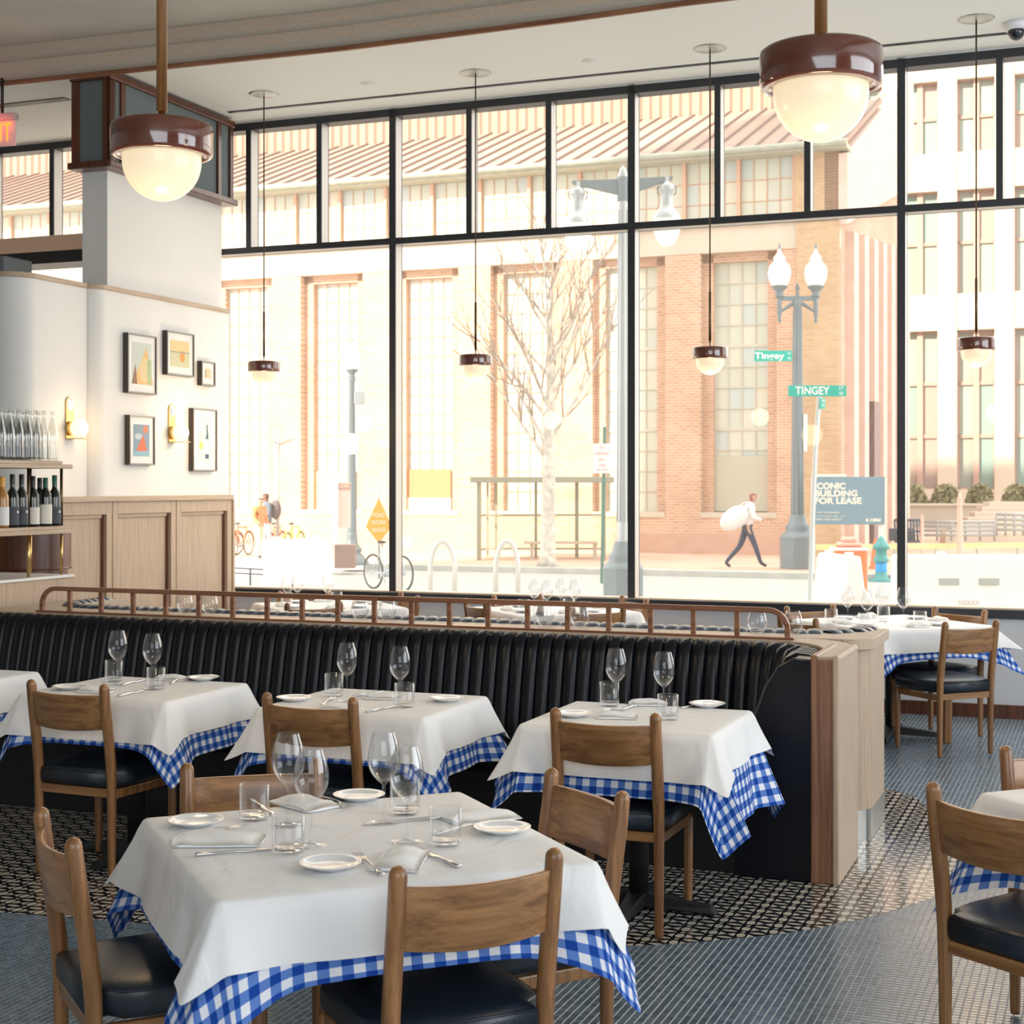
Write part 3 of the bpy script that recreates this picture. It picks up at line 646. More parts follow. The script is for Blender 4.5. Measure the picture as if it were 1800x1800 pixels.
# ================================================================ CHAIRS
def make_chair():
    c = empty('dining_chair')
    for sx in (-1, 1):
        x = .183*sx
        m = MB(); m.tube([(x,0,.006),(x,0,.02),(x,0,.25),(x,-.002,.40),(x,-.006,.47),(x,-.020,.58),(x,-.038,.70),(x,-.0475,.778),(x,-.0485,.788),(x,-.0495,.796),(x,-.050,.800),(x,-.0502,.802)],
                         [.0135,.0150,.0180,.0200,.0212,.0212,.0208,.0205,.0190,.0140,.0085,.002], 14)
        m.build('rear_post', CHAIR_W, c)
        m = MB(); x = .192*sx; m.tube([(x,.385,.006),(x,.385,.02),(x,.385,.22),(x,.385,.355),(x,.385,.372)], [.0135,.0150,.0180,.0190,.015], 12); m.build('front_leg', CHAIR_W, c)
    m = MB(); vs = []; N = 12
    for i in range(N+1):
        u = -1+2*i/N; x = u*.178; y = -.034*(1-u*u)
        for z, dy in ((.618-.010*(1-u*u), -.025), (.69, -.036), (.757-.004*(1-u*u), -.046)):
            vs.append((x, y+dy-.009, z)); vs.append((x, y+dy+.009, z))
    fs = []
    for i in range(N):
        a = i*6; b = a+6
        fs += [(a,b,b+2,a+2),(a+2,b+2,b+4,a+4),(a+1,a+3,b+3,b+1),(a+3,a+5,b+5,b+3),(a,a+1,b+1,b),(a+4,b+4,b+5,a+5)]
    fs += [(0,2,3,1),(2,4,5,3),(N*6,N*6+1,N*6+3,N*6+2),(N*6+2,N*6+3,N*6+5,N*6+4)]
    m.add(vs, fs, True); m.build('backrest', CHAIR_WX, c, .004)
    # seat pad: crowned cushion
    m = MB(); ol = [(-.160,-.018),(.160,-.018),(.164,.03),(.20,.055),(.212,.12),(.215,.36),(.195,.405),(.10,.418),(-.10,.418),(-.195,.405),(-.215,.36),(-.212,.12),(-.20,.055),(-.164,.03)]
    L = len(ol); cx, cy = 0, .2; rings = []
    for sc, z in ((.95,.378),(.99,.386),(1.0,.40),(1.0,.428),(.985,.441),(.965,.4465),(.95,.449),(.80,.4575),(.5,.463),(.2,.465)):
        rings.append([(cx+(x-cx)*sc, cy+(y-cy)*sc, z) for x, y in ol])
    vs = [p for r_ in rings for p in r_]+[(0,.2,.465)]
    fs = [tuple(range(L))[::-1]]+[(i*L+k, i*L+(k+1)%L, (i+1)*L+(k+1)%L, (i+1)*L+k) for i in range(len(rings)-1) for k in range(L)]+[((len(rings)-1)*L+k, (len(rings)-1)*L+(k+1)%L, len(vs)-1) for k in range(L)]
    m.add(vs, fs, True); se = m.build('seat', LEATHER_S, c)
    r4 = [(cx+(x-cx)*.985, cy+(y-cy)*.985, .4415) for x, y in ol]; MB().tube(r4, .0028, 5, closed=True).build('piping', LEATHER_S, se)
    def rail_(p, q): m = MB(); m.beam(p, q, .020, .036); return m
    rail_((-.175,0,.358),(.175,0,.358)).build('rail', CHAIR_WX, c, .004); rail_((-.185,.385,.352),(.185,.385,.352)).build('rail', CHAIR_WX, c, .004)
    for sx in (-1, 1):
        MB().beam((.183*sx,.0,.352),(.192*sx,.385,.352), .020, .036).build('rail', CHAIR_W, c, .004)
    return c
proto = make_chair(); used = []
def chair(mx, my, fx, fy, label, group):
    """mx,my: centre of the post tops; fx,fy: direction the sitter looks"""
    f = Vector((fx, fy)).normalized(); o = proto if not used else copy_tree(proto); used.append(o)
    o.location = (mx+f.x*.05, my+f.y*.05, .0035); o.rotation_euler.z = math.atan2(f.y, f.x)-PI/2
    tag(o, label, 'chair', group); return o
def chair_px(A, B, away, label, group):
    a = at(*A, .80); b = at(*B, .80); d = b-a; f = (-d.y, d.x) if away else (d.y, -d.x)
    chair((a.x+b.x)/2, (a.y+b.y)/2, *f, label, group)
G1, G2, G3, G4 = 'chairs around the nearest white table', 'chairs at the banquette tables', 'chairs around the window tables', 'chairs around the right edge table'
chair_px((706,1526),(970,1495), True, 'oak dining chair with black seat, nearest in front, its back to the viewer', G1)
chair_px((73,1424),(125,1474), True, 'oak chair seen from the side at the left of the nearest table', G1)
chair_px((329,1344),(555,1335), False, 'oak chair behind the nearest table, only its backrest showing above the cloth', G1)
chair_px((972,1353),(1094,1393), False, 'oak chair at the right of the nearest table, turned to it', G1)
chair(-.84, 2.24, -.55, -.83, 'chair with only one rounded post top showing at the bottom left corner', 'chair at the bottom left corner')
chair_px((50,1196),(187,1205), True, 'oak chair at the left banquette table, back to the viewer', G2)
chair_px((465,1219),(624,1228), True, 'oak chair at the middle banquette table, back to the viewer', G2)
chair_px((972,1246),(1156,1256), True, 'oak chair at the right banquette table, back to the viewer', G2)
chair_px((1660,1094),(1753,1090), True, 'oak chair with shiny seat in front of the right window table, whole chair visible', G3)
chair_px((1646,1067),(1729,1073), False, 'oak chair at the right side of the right window table, against the grey wall', G3)
chair(1.95, 10.05, .42, -.91, 'oak chair at the window side of the right window table', G3)
chair(1.72, 9.26, .91, .42, 'oak chair at the left side of the right window table, beside the banquette end', G3)
chair(.04, 11.05, .39, -.92, 'oak chair at the window side of the middle window table', G3)
chair(-.25, 10.50, .92, .39, 'oak chair at the left side of the middle window table, its slanted back showing', G3)
chair(.86, 10.80, -.92, -.39, 'pale oak chair at the right side of the middle window table', G3)
chair(.56, 9.98, -.39, .92, 'oak chair on the rail side of the middle window table', G3)
chair(-1.55, 11.45, .39, -.92, 'oak chair at the window side of the left window table', G3)
chair(-1.33, 10.32, -.39, .92, 'oak chair on the rail side of the left window table', G3)
chair(-.74, 11.10, -.92, -.39, 'oak chair seen edge-on at the right side of the left window table', G3)
a = at(1637,1377,.80); chair(a.x+.107, a.y-.155, .31, .214, 'dark oak chair at the right edge, seen from behind, seat in view', G4)
a = at(1764,1313,.80); chair(a.x+.18, a.y+.045, .10, -.35, 'oak chair behind the right edge table, cut by the frame', G4)
# ================================================================ TABLES AND CLOTHS
ZTOP = .722
def make_table(a, b):
    t = empty('dining_table')
    MB().box(-a, a, -b, b, ZTOP-.038, ZTOP-.008).build('tabletop', RAIL_W, t, .004)
    MB().tube([(0,0,.03),(0,0,ZTOP-.04)], .038, 16).build('column', BLACK_IRON, t)
    for k in range(4):
        an = PI/4+k*PI/2 if a > .4 else k*PI/2
        m = MB(); c, s = math.cos(an), math.sin(an); r = .36 if a > .4 else .30
        n = (-s*.036, c*.036); m2 = [(0,.0)]
        m.add([(n[0],n[1],.02),(-n[0],-n[1],.02),(c*r-n[0]*.7,s*r-n[1]*.7,.012),(c*r+n[0]*.7,s*r+n[1]*.7,.012),(n[0],n[1],.075),(-n[0],-n[1],.075),(c*r*.93-n[0]*.5,s*r*.93-n[1]*.5,.038),(c*r*.93+n[0]*.5,s*r*.93+n[1]*.5,.038)],
              [(0,3,2,1),(4,5,6,7),(0,1,5,4),(1,2,6,5),(2,3,7,6),(3,0,4,7)])
        m.tube([(c*r*.93,s*r*.93,.0),(c*r*.93,s*r*.93,.02)], .014, 8); m.build('foot', BLACK_IRON, t, .003)
    return t
def cloth(name, a, b, z, drops, out, m, seed=0, ridge=1.0, dn=.55, lift=0, ripple=.006, r=.014, tipk=None, grow=0):
    """draped square cloth: straight sides, a pointed fold at each corner. drops = 4 side drops (front, right, back, left)"""
    rr = random.Random(seed); C4 = [(-a,-b),(a,-b),(a,b),(-a,b)]; N4 = [(0,-1),(1,0),(0,1),(-1,0)]
    ring = []   # attach, hem vector, uv hem
    M_, K_ = 26, 9; rc = .022
    for i in range(4):
        p, q = C4[i], C4[(i+1)%4]; n = N4[i]; h = drops[i]; L = math.hypot(q[0]-p[0], q[1]-p[1])
        ph = rr.random()*6; fr = rr.uniform(5, 9)
        for k in range(M_+1):
            e = k/M_; ee = (rc+(L-2*rc)*e)/L; x = p[0]+(q[0]-p[0])*ee; y = p[1]+(q[1]-p[1])*ee
            qd = min(e, 1-e)*L
            F_ = .018+.10*h+.50*h*math.exp(-(qd/.10)**1.2)*.5-.03*math.exp(-((qd-.14)/.07)**2)+ripple*math.sin(e*L*fr*3+ph)*(.3+1.4*math.exp(-qd/.12))
            hh = h*(1-lift*(1-(2*e-1)**4))
            ring.append(((x,y),(n[0]*F_,n[1]*F_,-math.sqrt(max(1e-4,hh*hh-F_*F_*.6))),(x+n[0]*h,y+n[1]*h), n))
        # corner fan
        n2 = N4[(i+1)%4]; h2 = drops[(i+1)%4]; dg = Vector((n[0]+n2[0], n[1]+n2[1])).normalized()
        Rl = math.hypot(h, h2); o_ = out[i] if isinstance(out,(list,tuple)) else out; dv = math.sqrt(max(1e-4, Rl*Rl-o_*o_))*ridge
        Fc = .018+.10*h+.25*h; P0 = Vector((n[0]*Fc, n[1]*Fc, -math.sqrt(max(1e-4,h*h-Fc*Fc)))); P1 = Vector((dg.x*o_, dg.y*o_, -dv)); Fc2 = .018+.35*h2
        P2 = Vector((n2[0]*Fc2, n2[1]*Fc2, -math.sqrt(max(1e-4,h2*h2-Fc2*Fc2))))
        c = q
        for half, (A_, B_, hA) in enumerate(((P0,P1,0),(P1,P2,1))):
            for k in range(1 if half == 0 else 0, K_+(0 if half == 0 else 0)):
                f = k/K_; v = A_.lerp(B_, f); bow = math.sin(PI*f)*.10*o_; v = v-Vector((dg.x,dg.y,0))*bow
                if half == 0: uvh = (c[0]+n[0]*h+n2[0]*h2*f, c[1]+n[1]*h+n2[1]*h2*f)
                else: uvh = (c[0]+n[0]*h*(1-f)+n2[0]*h2, c[1]+n[1]*h*(1-f)+n2[1]*h2)
                w = (f if half == 0 else 1+f)/2; nn = Vector((n[0]*(1-w)+n2[0]*w, n[1]*(1-w)+n2[1]*w)).normalized()
                ring.append(((c[0]-(n[0]+n2[0])*rc+nn.x*rc, c[1]-(n[1]+n2[1])*rc+nn.y*rc), tuple(v), uvh, (nn.x, nn.y)))
    Nn = len(ring); LV = 12
    Z = np.zeros((LV+3, Nn, 3)); UV = np.zeros((LV+3, Nn, 2))
    for i, (p, v, uvh, n) in enumerate(ring):
        q = (p[0]-n[0]*r, p[1]-n[1]*r); q2 = (p[0]*.88, p[1]*.88)
        Z[0,i] = (*q2, z+.0); Z[1,i] = (*q, z); Z[2,i] = (p[0]-n[0]*r*.3, p[1]-n[1]*r*.3, z-r*.3)
        UV[0,i] = q2; UV[1,i] = q; UV[2,i] = (p[0]-n[0]*r*.3, p[1]-n[1]*r*.3)
        for j in range(LV):
            u = (j+1)/LV; e = u**1.12
            Z[3+j,i] = (p[0]+n[0]*grow+v[0]*e, p[1]+n[1]*grow+v[1]*e, z-r*(1-u)+v[2]*u)
            UV[3+j,i] = (p[0]+(uvh[0]-p[0])*u, p[1]+(uvh[1]-p[1])*u)
    for _ in range(2):
        S = .5*Z+.25*np.roll(Z,1,1)+.25*np.roll(Z,-1,1); w = np.clip((np.arange(LV+3)-2)/2, 0, 1)[:,None,None]*.8; Z = Z*(1-w)+S*w
    mb = MB(); mb.add([tuple(p) for p in Z.reshape(-1,3)], [(j*Nn+k, (j+1)*Nn+k, (j+1)*Nn+(k+1)%Nn, j*Nn+(k+1)%Nn) for j in range(LV+2) for k in range(Nn)], True)
    mb.uv = [tuple(p) for p in UV.reshape(-1,2)]
    ci = len(mb.v); mb.v.append((0, 0, z)); mb.uv.append((0., 0.))
    for k in range(Nn): mb.f.append([ci, k, (k+1)%Nn]); mb.mi.append(0); mb.sm.append(True)
    return mb.build(name, m)
def place(o, c, rz): o.location = (c[0], c[1], 0); o.rotation_euler.z = rz
TQ = R(23)
def big_table(c, where, seed, wd_=(.14,.17,.15,.17), gd=(.25,.26,.24,.25), lift=.28, ro=(.12,.055,.12,.13), go=(.11,.13,.12,.165), rz=TQ):
    t = make_table(.44, .44); place(t, c, rz); tag(t, 'square pedestal table hidden under cloths, '+where, 'table', 'square tables for four')
    g = cloth('gingham_tablecloth', .447, .447, ZTOP-.003, gd, go, GING, seed, lift=lift); place(g, c, rz); tag(g, 'blue and white gingham undercloth on the table '+where, 'tablecloth', 'gingham undercloths')
    w = cloth('white_tablecloth', .453, .453, ZTOP, wd_, ro, LINEN, seed+50, ripple=.004, grow=.005); place(w, c, rz); tag(w, 'white linen overcloth on the table '+where, 'tablecloth', 'white overcloths')
CF = (-.384, 3.80)
# cloth corner order for "out": right-front, right-back, left-back, left-front
big_table(CF, 'nearest the viewer', 1, ro=(.06,.12,.125,.13), go=(.115,.13,.10,.165))
CR = (1.915, 4.13); big_table(CR, 'at the right edge of the picture', 2, ro=.09, go=.15, gd=(.27,.25,.27,.285), wd_=(.14,.15,.14,.11), lift=.26)
CW1, CW2, CW3 = (2.40, 9.72), (.30, 10.72), (-1.32, 11.08)
big_table(CW1, 'by the window on the right', 3, ro=(.17,.1,.1,.1), go=(.2,.1,.1,.1))
big_table(CW2, 'by the window in the middle', 4, ro=.1, go=.12)
big_table(CW3, 'by the window on the left', 5, ro=.1, go=.12)
TM = [W(s, 5.56) for s in (-1.655, -2.76, -3.90, -5.02)]
for k, c in enumerate(TM):
    wh = ['rightmost of the banquette row', 'in the middle of the banquette row', 'second from the left in the banquette row', 'cut off at the left edge of the banquette row'][k]
    t = make_table(.355, .31); place(t, c, RA); tag(t, 'small table under cloths, '+wh, 'table', 'small tables along the banquette')
    g = cloth('gingham_tablecloth', .362, .317, ZTOP-.003, (.24,.36,.26,.24) if k == 0 else (.22,.28,.22,.26), (.07,.11,.12,.13) if k == 0 else (.13,.16,.12,.12), GING, 11+k, lift=.04 if k == 0 else .15, ripple=.010); place(g, c, RA); tag(g, 'blue gingham undercloth, '+wh, 'tablecloth', 'gingham undercloths')
    w = cloth('white_tablecloth', .368, .323, ZTOP, (.17,.15,.15,.17), (.10,.10,.10,.13), LINEN, 61+k, ripple=.004, grow=.005); place(w, c, RA); tag(w, 'white linen overcloth, '+wh, 'tablecloth', 'white overcloths')
# ================================================================ TABLEWARE
wg = MB(); wp = [(0,.0),(.040,.0),(.0405,.0015),(.034,.003),(.012,.006),(.0055,.012),(.0038,.03),(.0034,.07),(.004,.095),(.0065,.101),(.016,.108),(.027,.120),(.036,.134),(.0415,.150),(.0428,.164),(.0415,.182),(.037,.205),(.0315,.222),(.0278,.235)]
wg.lathe(wp, 24); wg.lathe([(.0270,.235),(.0308,.222),(.0363,.205),(.0408,.182),(.0421,.164),(.0408,.150),(.0352,.135),(.026,.1215),(.014,.111),(0,.106)], 24)
WGm = wg.mesh('wine_glass', GLASS)
def wine_glass(x, y, label, group='wine glasses'):
    p = at(x, y, ZTOP); o = inst(WGm, 'wine_glass', None, (p.x, p.y, ZTOP+.0018), (0,0,rnd.random()*6)); tag(o, label, 'glass', group)
tm_ = MB(); tm_.lathe([(0,0),(.036,0),(.0395,.003),(.040,.01),(.040,.0915),(.0392,.092),(.0383,.0915),(.0383,.020),(.034,.016),(0,.015)], 28); TUm = tm_.mesh('tumbler', GLASS)
tb_ = MB(); tb_.lathe([(0,.001),(.035,.001),(.038,.004),(.0385,.0155),(.034,.0155),(0,.0145)], 24); TBm = tb_.mesh('thick_base', GLASS_T)
def tumbler(x, y, label, group='water tumblers'):
    p = at(x, y, ZTOP); o = inst(TUm, 'tumbler', None, (p.x, p.y, ZTOP+.0018)); inst(TBm, 'thick_base', o); tag(o, label, 'glass', group)
pl = MB(); pl.lathe([(0,.0),(.040,.0),(.044,.004),(.060,.009),(.0715,.0145),(.0725,.0158),(.071,.0162),(.058,.0125),(.045,.0085),(.03,.0072),(0,.007)], 36); PLm = pl.mesh('side_plate', CHINA)
def plate(x, y, label, group='side plates'):
    p = at(x, y, ZTOP); o = inst(PLm, 'side_plate', None, (p.x, p.y, ZTOP+.0018)); tag(o, label, 'plate', group)
def cutlery_mesh(kind):
    m = MB(); L = .205
    def sweep(st):   # (x, halfwidth, z, thick)
        vs = []; 
        for x, w, z, t in st: vs += [(x,-w,z-t/2),(x,w,z-t/2),(x,w*.8,z+t/2),(x,-w*.8,z+t/2)]
        n = len(st); m.add(vs, [(0,1,2,3),tuple(4*(n-1)+k for k in (3,2,1,0))]+[(4*i+k,4*i+4+k,4*i+4+(k+1)%4,4*i+(k+1)%4) for i in range(n-1) for k in range(4)], True)
    if kind == 'knife': sweep([(0,.006,.004,.006),(.004,.008,.004,.007),(.05,.0065,.004,.006),(.095,.0045,.004,.005),(.102,.006,.004,.004),(.12,.0095,.003,.0022),(.17,.0105,.003,.002),(.195,.008,.003,.0016),(.212,.002,.003,.0012)])
    else:
        sweep([(0,.0055,.003,.003),(.004,.0085,.003,.0035),(.04,.006,.005,.003),(.09,.003,.009,.0025),(.125,.0028,.009,.0025),(.137,.010,.006,.002),(.150,.0125,.004,.002)])
        for k in range(4):
            y = -.0102+.0068*k; m.add([(.148,y-.0018,.003),(.148,y+.0018,.003),(.148,y+.0018,.005),(.148,y-.0018,.005),(.175,y-.0016,.0035),(.175,y+.0016,.0035),(.175,y+.0016,.005),(.175,y-.0016,.005),(.198,y-.0009,.008),(.198,y+.0009,.008),(.198,y+.0009,.009),(.198,y-.0009,.009)],
              [(0,1,5,4),(1,2,6,5),(2,3,7,6),(3,0,4,7),(4,5,9,8),(5,6,10,9),(6,7,11,10),(7,4,8,11),(8,9,10,11),(0,3,2,1)])
    return m.mesh(kind, STEEL)
KNm, FKm = cutlery_mesh('knife'), cutlery_mesh('fork')
def cutlery(kind, A, B, label, dz=0):
    """A: handle end, B: tip"""
    a = at(*A, ZTOP); b = at(*B, ZTOP); d = b-a; o = inst(KNm if kind == 'knife' else FKm, kind, None, (a.x, a.y, ZTOP+.002+dz), (0,0,math.atan2(d.y, d.x)))
    tag(o, label, kind, 'table '+('knives' if kind == 'knife' else 'forks'))
def napkin_mesh(seed):
    rr = random.Random(seed); m = MB(); nx, ny = 10, 8; a, b = .095, .055; vs = []
    for side in (1, 0):
        for i in range(nx+1):
            for j in range(ny+1):
                u = -1+2*i/nx; v = -1+2*j/ny; z = (.020-.006*abs(v)**3-.003*u+.003*math.sin(u*4+v*2+seed)+.0025*math.sin(v*5+seed*2)) if side else .0
                e = 1 if side else .99
                vs.append((u*a*e*(1+.03*math.sin(v*3+seed)), v*b*e*(1+.05*math.sin(u*2+seed)), max(z*(1-(abs(u)**8)*.6)*(1-(abs(v)**10)*.5), .001 if side else 0)))
    q = (nx+1)*(ny+1); fs = []
    for i in range(nx):
        for j in range(ny):
            k = i*(ny+1)+j; fs.append((k, k+ny+1, k+ny+2, k+1)); fs.append((q+k, q+k+1, q+k+ny+2, q+k+ny+1))
    bd = [(i, 0) for i in range(nx)]+[(nx, j) for j in range(ny)]+[(i, ny) for i in range(nx, 0, -1)]+[(0, j) for j in range(ny, 0, -1)]
    ix = [i*(ny+1)+j for i, j in bd]; N = len(ix)
    fs += [(ix[k], q+ix[k], q+ix[(k+1)%N], ix[(k+1)%N])[::-1] for k in range(N)]
    m.add(vs, fs, True); m.uv = [(x+1, y+1) for x, y, z in vs]; return m.mesh('napkin', NAPKIN)
NPm = [napkin_mesh(s) for s in (1, 4, 7)]
def napkin(x, y, rz, label, k=0, sc=1):
    p = at(x, y, ZTOP); o = inst(NPm[k%3], 'napkin', None, (p.x, p.y, ZTOP+.002), (0,0,rz), (sc,sc,1)); tag(o, label, 'napkin', 'folded napkins')
N1 = 'on the nearest table'
for x, y, w in ((507,1451,'back left of the four'),(547,1488,'front left of the four'),(675,1447,'back right of the four'),(715,1481,'front right of the four')): wine_glass(x, y, 'stemmed wine glass %s, %s' % (N1, w))
for x, y, w in ((447,1441,'at the far left by the plate'),(507,1500,'front left, beside the front wine glass'),(712,1431,'behind the right-hand wine glasses'),(783,1486,'front right, by the knife')): tumbler(x, y, 'heavy-based water tumbler %s, %s' % (N1, w))
for x, y, w in ((344,1451,'at its left corner'),(580,1527,'at its front edge'),(631,1406,'at its far edge'),(883,1464,'at its right edge')): plate(x, y, 'white side plate %s, %s' % (N1, w))
napkin(385, 1480, TQ-.35, 'folded white napkin at the left place on the nearest table', 0, 1.15)
napkin(706, 1516, TQ+1.05, 'folded white napkin at the front place on the nearest table', 1)
napkin(535, 1416, TQ+1.9, 'folded white napkin at the far place on the nearest table', 2)
napkin(846, 1440, TQ+.1, 'folded white napkin at the right place on the nearest table', 0)
cutlery('knife', (343,1506), (480,1495), 'knife lying along the front of the left napkin on the nearest table')
cutlery('knife', (808,1527), (730,1492), 'knife beside the front napkin on the nearest table')
cutlery('knife', (440,1409), (497,1443), 'knife beside the far napkin on the nearest table')
cutlery('knife', (775,1440), (706,1446), 'knife behind the front right tumbler on the nearest table')
cutlery('fork', (672,1541), (611,1494), 'fork between the front plate and napkin on the nearest table')
cutlery('fork', (561,1402), (608,1420), 'fork beside the far plate on the nearest table')
cutlery('fork', (760,1470), (838,1455), 'fork pointing at the right plate on the nearest table')
cutlery('fork', (310,1474), (441,1454), 'fork tucked under the left napkin on the nearest table', .001)
def setting(where, gl, tu, plt, nk, kn, fk):
    for k, (x, y) in enumerate(gl): wine_glass(x, y, 'stemmed wine glass on the %s, %s one' % (where, ['left', 'right', 'third', 'fourth'][k]))
    for k, (x, y) in enumerate(tu): tumbler(x, y, 'water tumbler on the %s, %s one' % (where, ['left', 'right', 'third', 'fourth'][k]))
    for k, (x, y) in enumerate(plt): plate(x, y, 'white side plate on the %s, %s' % (where, ['on the banquette side', 'on the chair side'][k]))
    for k, (x, y, a) in enumerate(nk): napkin(x, y, a, 'folded napkin on the %s, %s' % (where, ['on the banquette side', 'on the chair side'][k]), k, .8)
    for k, (p, q) in enumerate(kn): cutlery('knife', p, q, 'knife on the %s, %s' % (where, ['nearer', 'farther'][k]))
    for k, (p, q) in enumerate(fk): cutlery('fork', p, q, 'fork on the %s, %s' % (where, ['nearer', 'farther'][k]))
setting('right banquette table', [(1083,1247),(1167,1255)], [(1071,1241),(1174,1265)], [(1243,1243),(1008,1260)], [(1139,1239,RA+.3),(1086,1262,RA+.2)], [((1094,1250),(1122,1240))], [((1054,1263),(1067,1250)),((1196,1246),(1222,1243))])
setting('middle banquette table', [(610,1233),(703,1242)], [(587,1224),(711,1243)], [(786,1233),(517,1232)], [(672,1228,RA+.2),(600,1247,RA)], [((644,1254),(688,1244)),((622,1226),(648,1221))], [((566,1241),(581,1232))])
setting('left banquette table', [(207,1204),(268,1211)], [(200,1198),(274,1212)], [(357,1196),(122,1212)], [(303,1195,RA+.2),(170,1217,RA)], [((208,1226),(252,1215)),((214,1206),(246,1198))], [((300,1203),(314,1197))])
wgl = ['far left', 'near left', 'far right', 'near right']
def window_set(where, gl, tu, c):
    for k, (x, ty) in enumerate(gl):
        d = (H-ZTOP-.235)*F/(ty-HY); y = HY+(H-ZTOP)*F/d; wine_glass(x, y, 'wine glass on the %s window table, %s from the left' % (where, ['first','second','third','fourth'][k]), 'wine glasses on the window tables')
    for k, (x, ty) in enumerate(tu):
        d = (H-ZTOP-.092)*F/(ty-HY); y = HY+(H-ZTOP)*F/d; tumbler(x, y, 'tumbler on the %s window table, %s from the left' % (where, ['first','second','third','fourth'][k]), 'tumblers on the window tables')
    for k in range(4):
        an = TQ+k*PI/2; px_ = c[0]+.30*math.cos(an)-.14*math.sin(an); py_ = c[1]+.30*math.sin(an)+.14*math.cos(an)
        o = inst(PLm, 'side_plate', None, (px_, py_, ZTOP+.0018)); tag(o, 'side plate on the %s window table, on its %s side' % (where, ['right','window','left','near'][k]), 'plate', 'side plates')
        o = inst(NPm[k%3], 'napkin', None, (c[0]+.33*math.cos(an)+.05*math.sin(an), c[1]+.33*math.sin(an)-.05*math.cos(an), ZTOP+.002), (0,0,an+PI/2), (.7,.7,1.3)); tag(o, 'folded napkin on the %s window table, on its %s side' % (where, ['right','window','left','near'][k]), 'napkin', 'folded napkins')
window_set('right', [(1490,1031),(1524,1036),(1549,1030),(1588,1033)], [(1461,1071),(1520,1078),(1553,1067),(1617,1075)], CW1)
window_set('middle', [(939,1018),(961,1020),(986,1017),(1010,1019)], [(921,1054),(946,1058),(1000,1053),(1029,1058)], CW2)
window_set('left', [(505,1011),(523,1009),(576,1010)], [(504,1042),(592,1041)], CW3)
# ================================================================ PENDANTS, SCONCES, PICTURES, BAR
def make_pendant(k, z_can, z_drum, rod_top, thick_from=None, thick_r=.006, woodrod=False, dh=.08):
    """unit built at drum diameter .245*k; z relative to the drum's underside"""
    p = empty('pendant_lamp'); r = .1225*k
    m = MB(); m.lathe([(.02*k,dh*k),(r*.93,dh*k),(r*.985,dh*k*.94),(r,dh*k*.85),(r,dh*k*.1),(r*.985,dh*k*.03),(r*.95,0),(r*.80,.0),(r*.79,.012*k),(r*.5,.02*k),(r*.5,dh*k*.9),(.02*k,dh*k*.9)], 48)
    m.build('shade', CERAMIC, p)
    m = MB(); g = r*.775; pr_ = [(g*.95, .03*k),(g, .0)]+[(g*math.cos(R(a)), -g*1.02*math.sin(R(a))-.012*k) for a in range(0, 91, 6)]; m.lathe(pr_, 40); m.build('globe', GLOW, p)
    m = MB()
    if woodrod:
        m.tube([(0,0,dh*k),(0,0,dh*k+.05)], .012, 12); m.build('neck', BRASS, p)
        m = MB(); m.tube([(0,0,dh*k+.045),(0,0,z_can-z_drum)], .0195, 16); m.build('rod', CHAIR_W, p)
    else:
        m.tube([(0,0,dh*k),(0,0,dh*k+.02),(0,0,dh*k+.045)], [.004,.004,.008], 8); m.tube([(0,0,dh*k+.045),(0,0,dh*k+.38)], .009, 8); m.build('stem', BRONZE, p)
        m = MB(); m.tube([(0,0,dh*k+.38),(0,0,z_can-z_drum-.01)], .0055, 6); m.build('cord', BRONZE, p)
    m = MB(); m.lathe([(0,-.012),(.02,-.012),(.10,-.008),(.115,-.002),(.115,0),(0,0)], 28, (0,0,z_can-z_drum)); m.build('canopy', P('nickel_canopy', (.45,.45,.42), .35, .8), p)
    return p
pn = ['leftmost of the four by the window', 'second from the left of the four by the window', 'third from the left of the four by the window', 'rightmost of the four by the window']
for k, (px_, cy) in enumerate(((464,165),(836,128),(1248,85),(1716,33))):
    if k == 0: pp_ = make_pendant(1.0, ZC, 2.45, 0); first = pp_
    else: pp_ = copy_tree(first)
    q = at(px_, cy, ZC); pp_.location = (q.x, q.y, 2.45); tag(pp_, 'small brown drum pendant, opal globe, '+pn[k], 'lamp', 'small pendant lamps')
    l = light('pendant_glow', 'POINT', (q.x, q.y, 2.12), 7, (1,.72,.42)); l.data.shadow_soft_size = .07; l.data.specular_factor = 0
big = make_pendant(1.47, 4.70, 2.77, 0, woodrod=True, dh=.077); q = atd(284.5, 5.49); big.location = (q.x, q.y, 2.77); tag(big, 'large brown drum pendant with glowing globe on wooden rod, at the left', 'lamp', 'large pendant lamps')
b2 = copy_tree(big); q2 = atd(1443, 4.54); b2.location = (q2.x, q2.y, 2.77); tag(b2, 'large brown drum pendant with glowing globe on wooden rod, at the right', 'lamp', 'large pendant lamps')
for q_ in (q, q2):
    l = light('pendant_glow', 'POINT', (q_.x, q_.y, 2.15), 14, (1,.72,.42)); l.data.shadow_soft_size = .12; l.data.specular_factor = 0
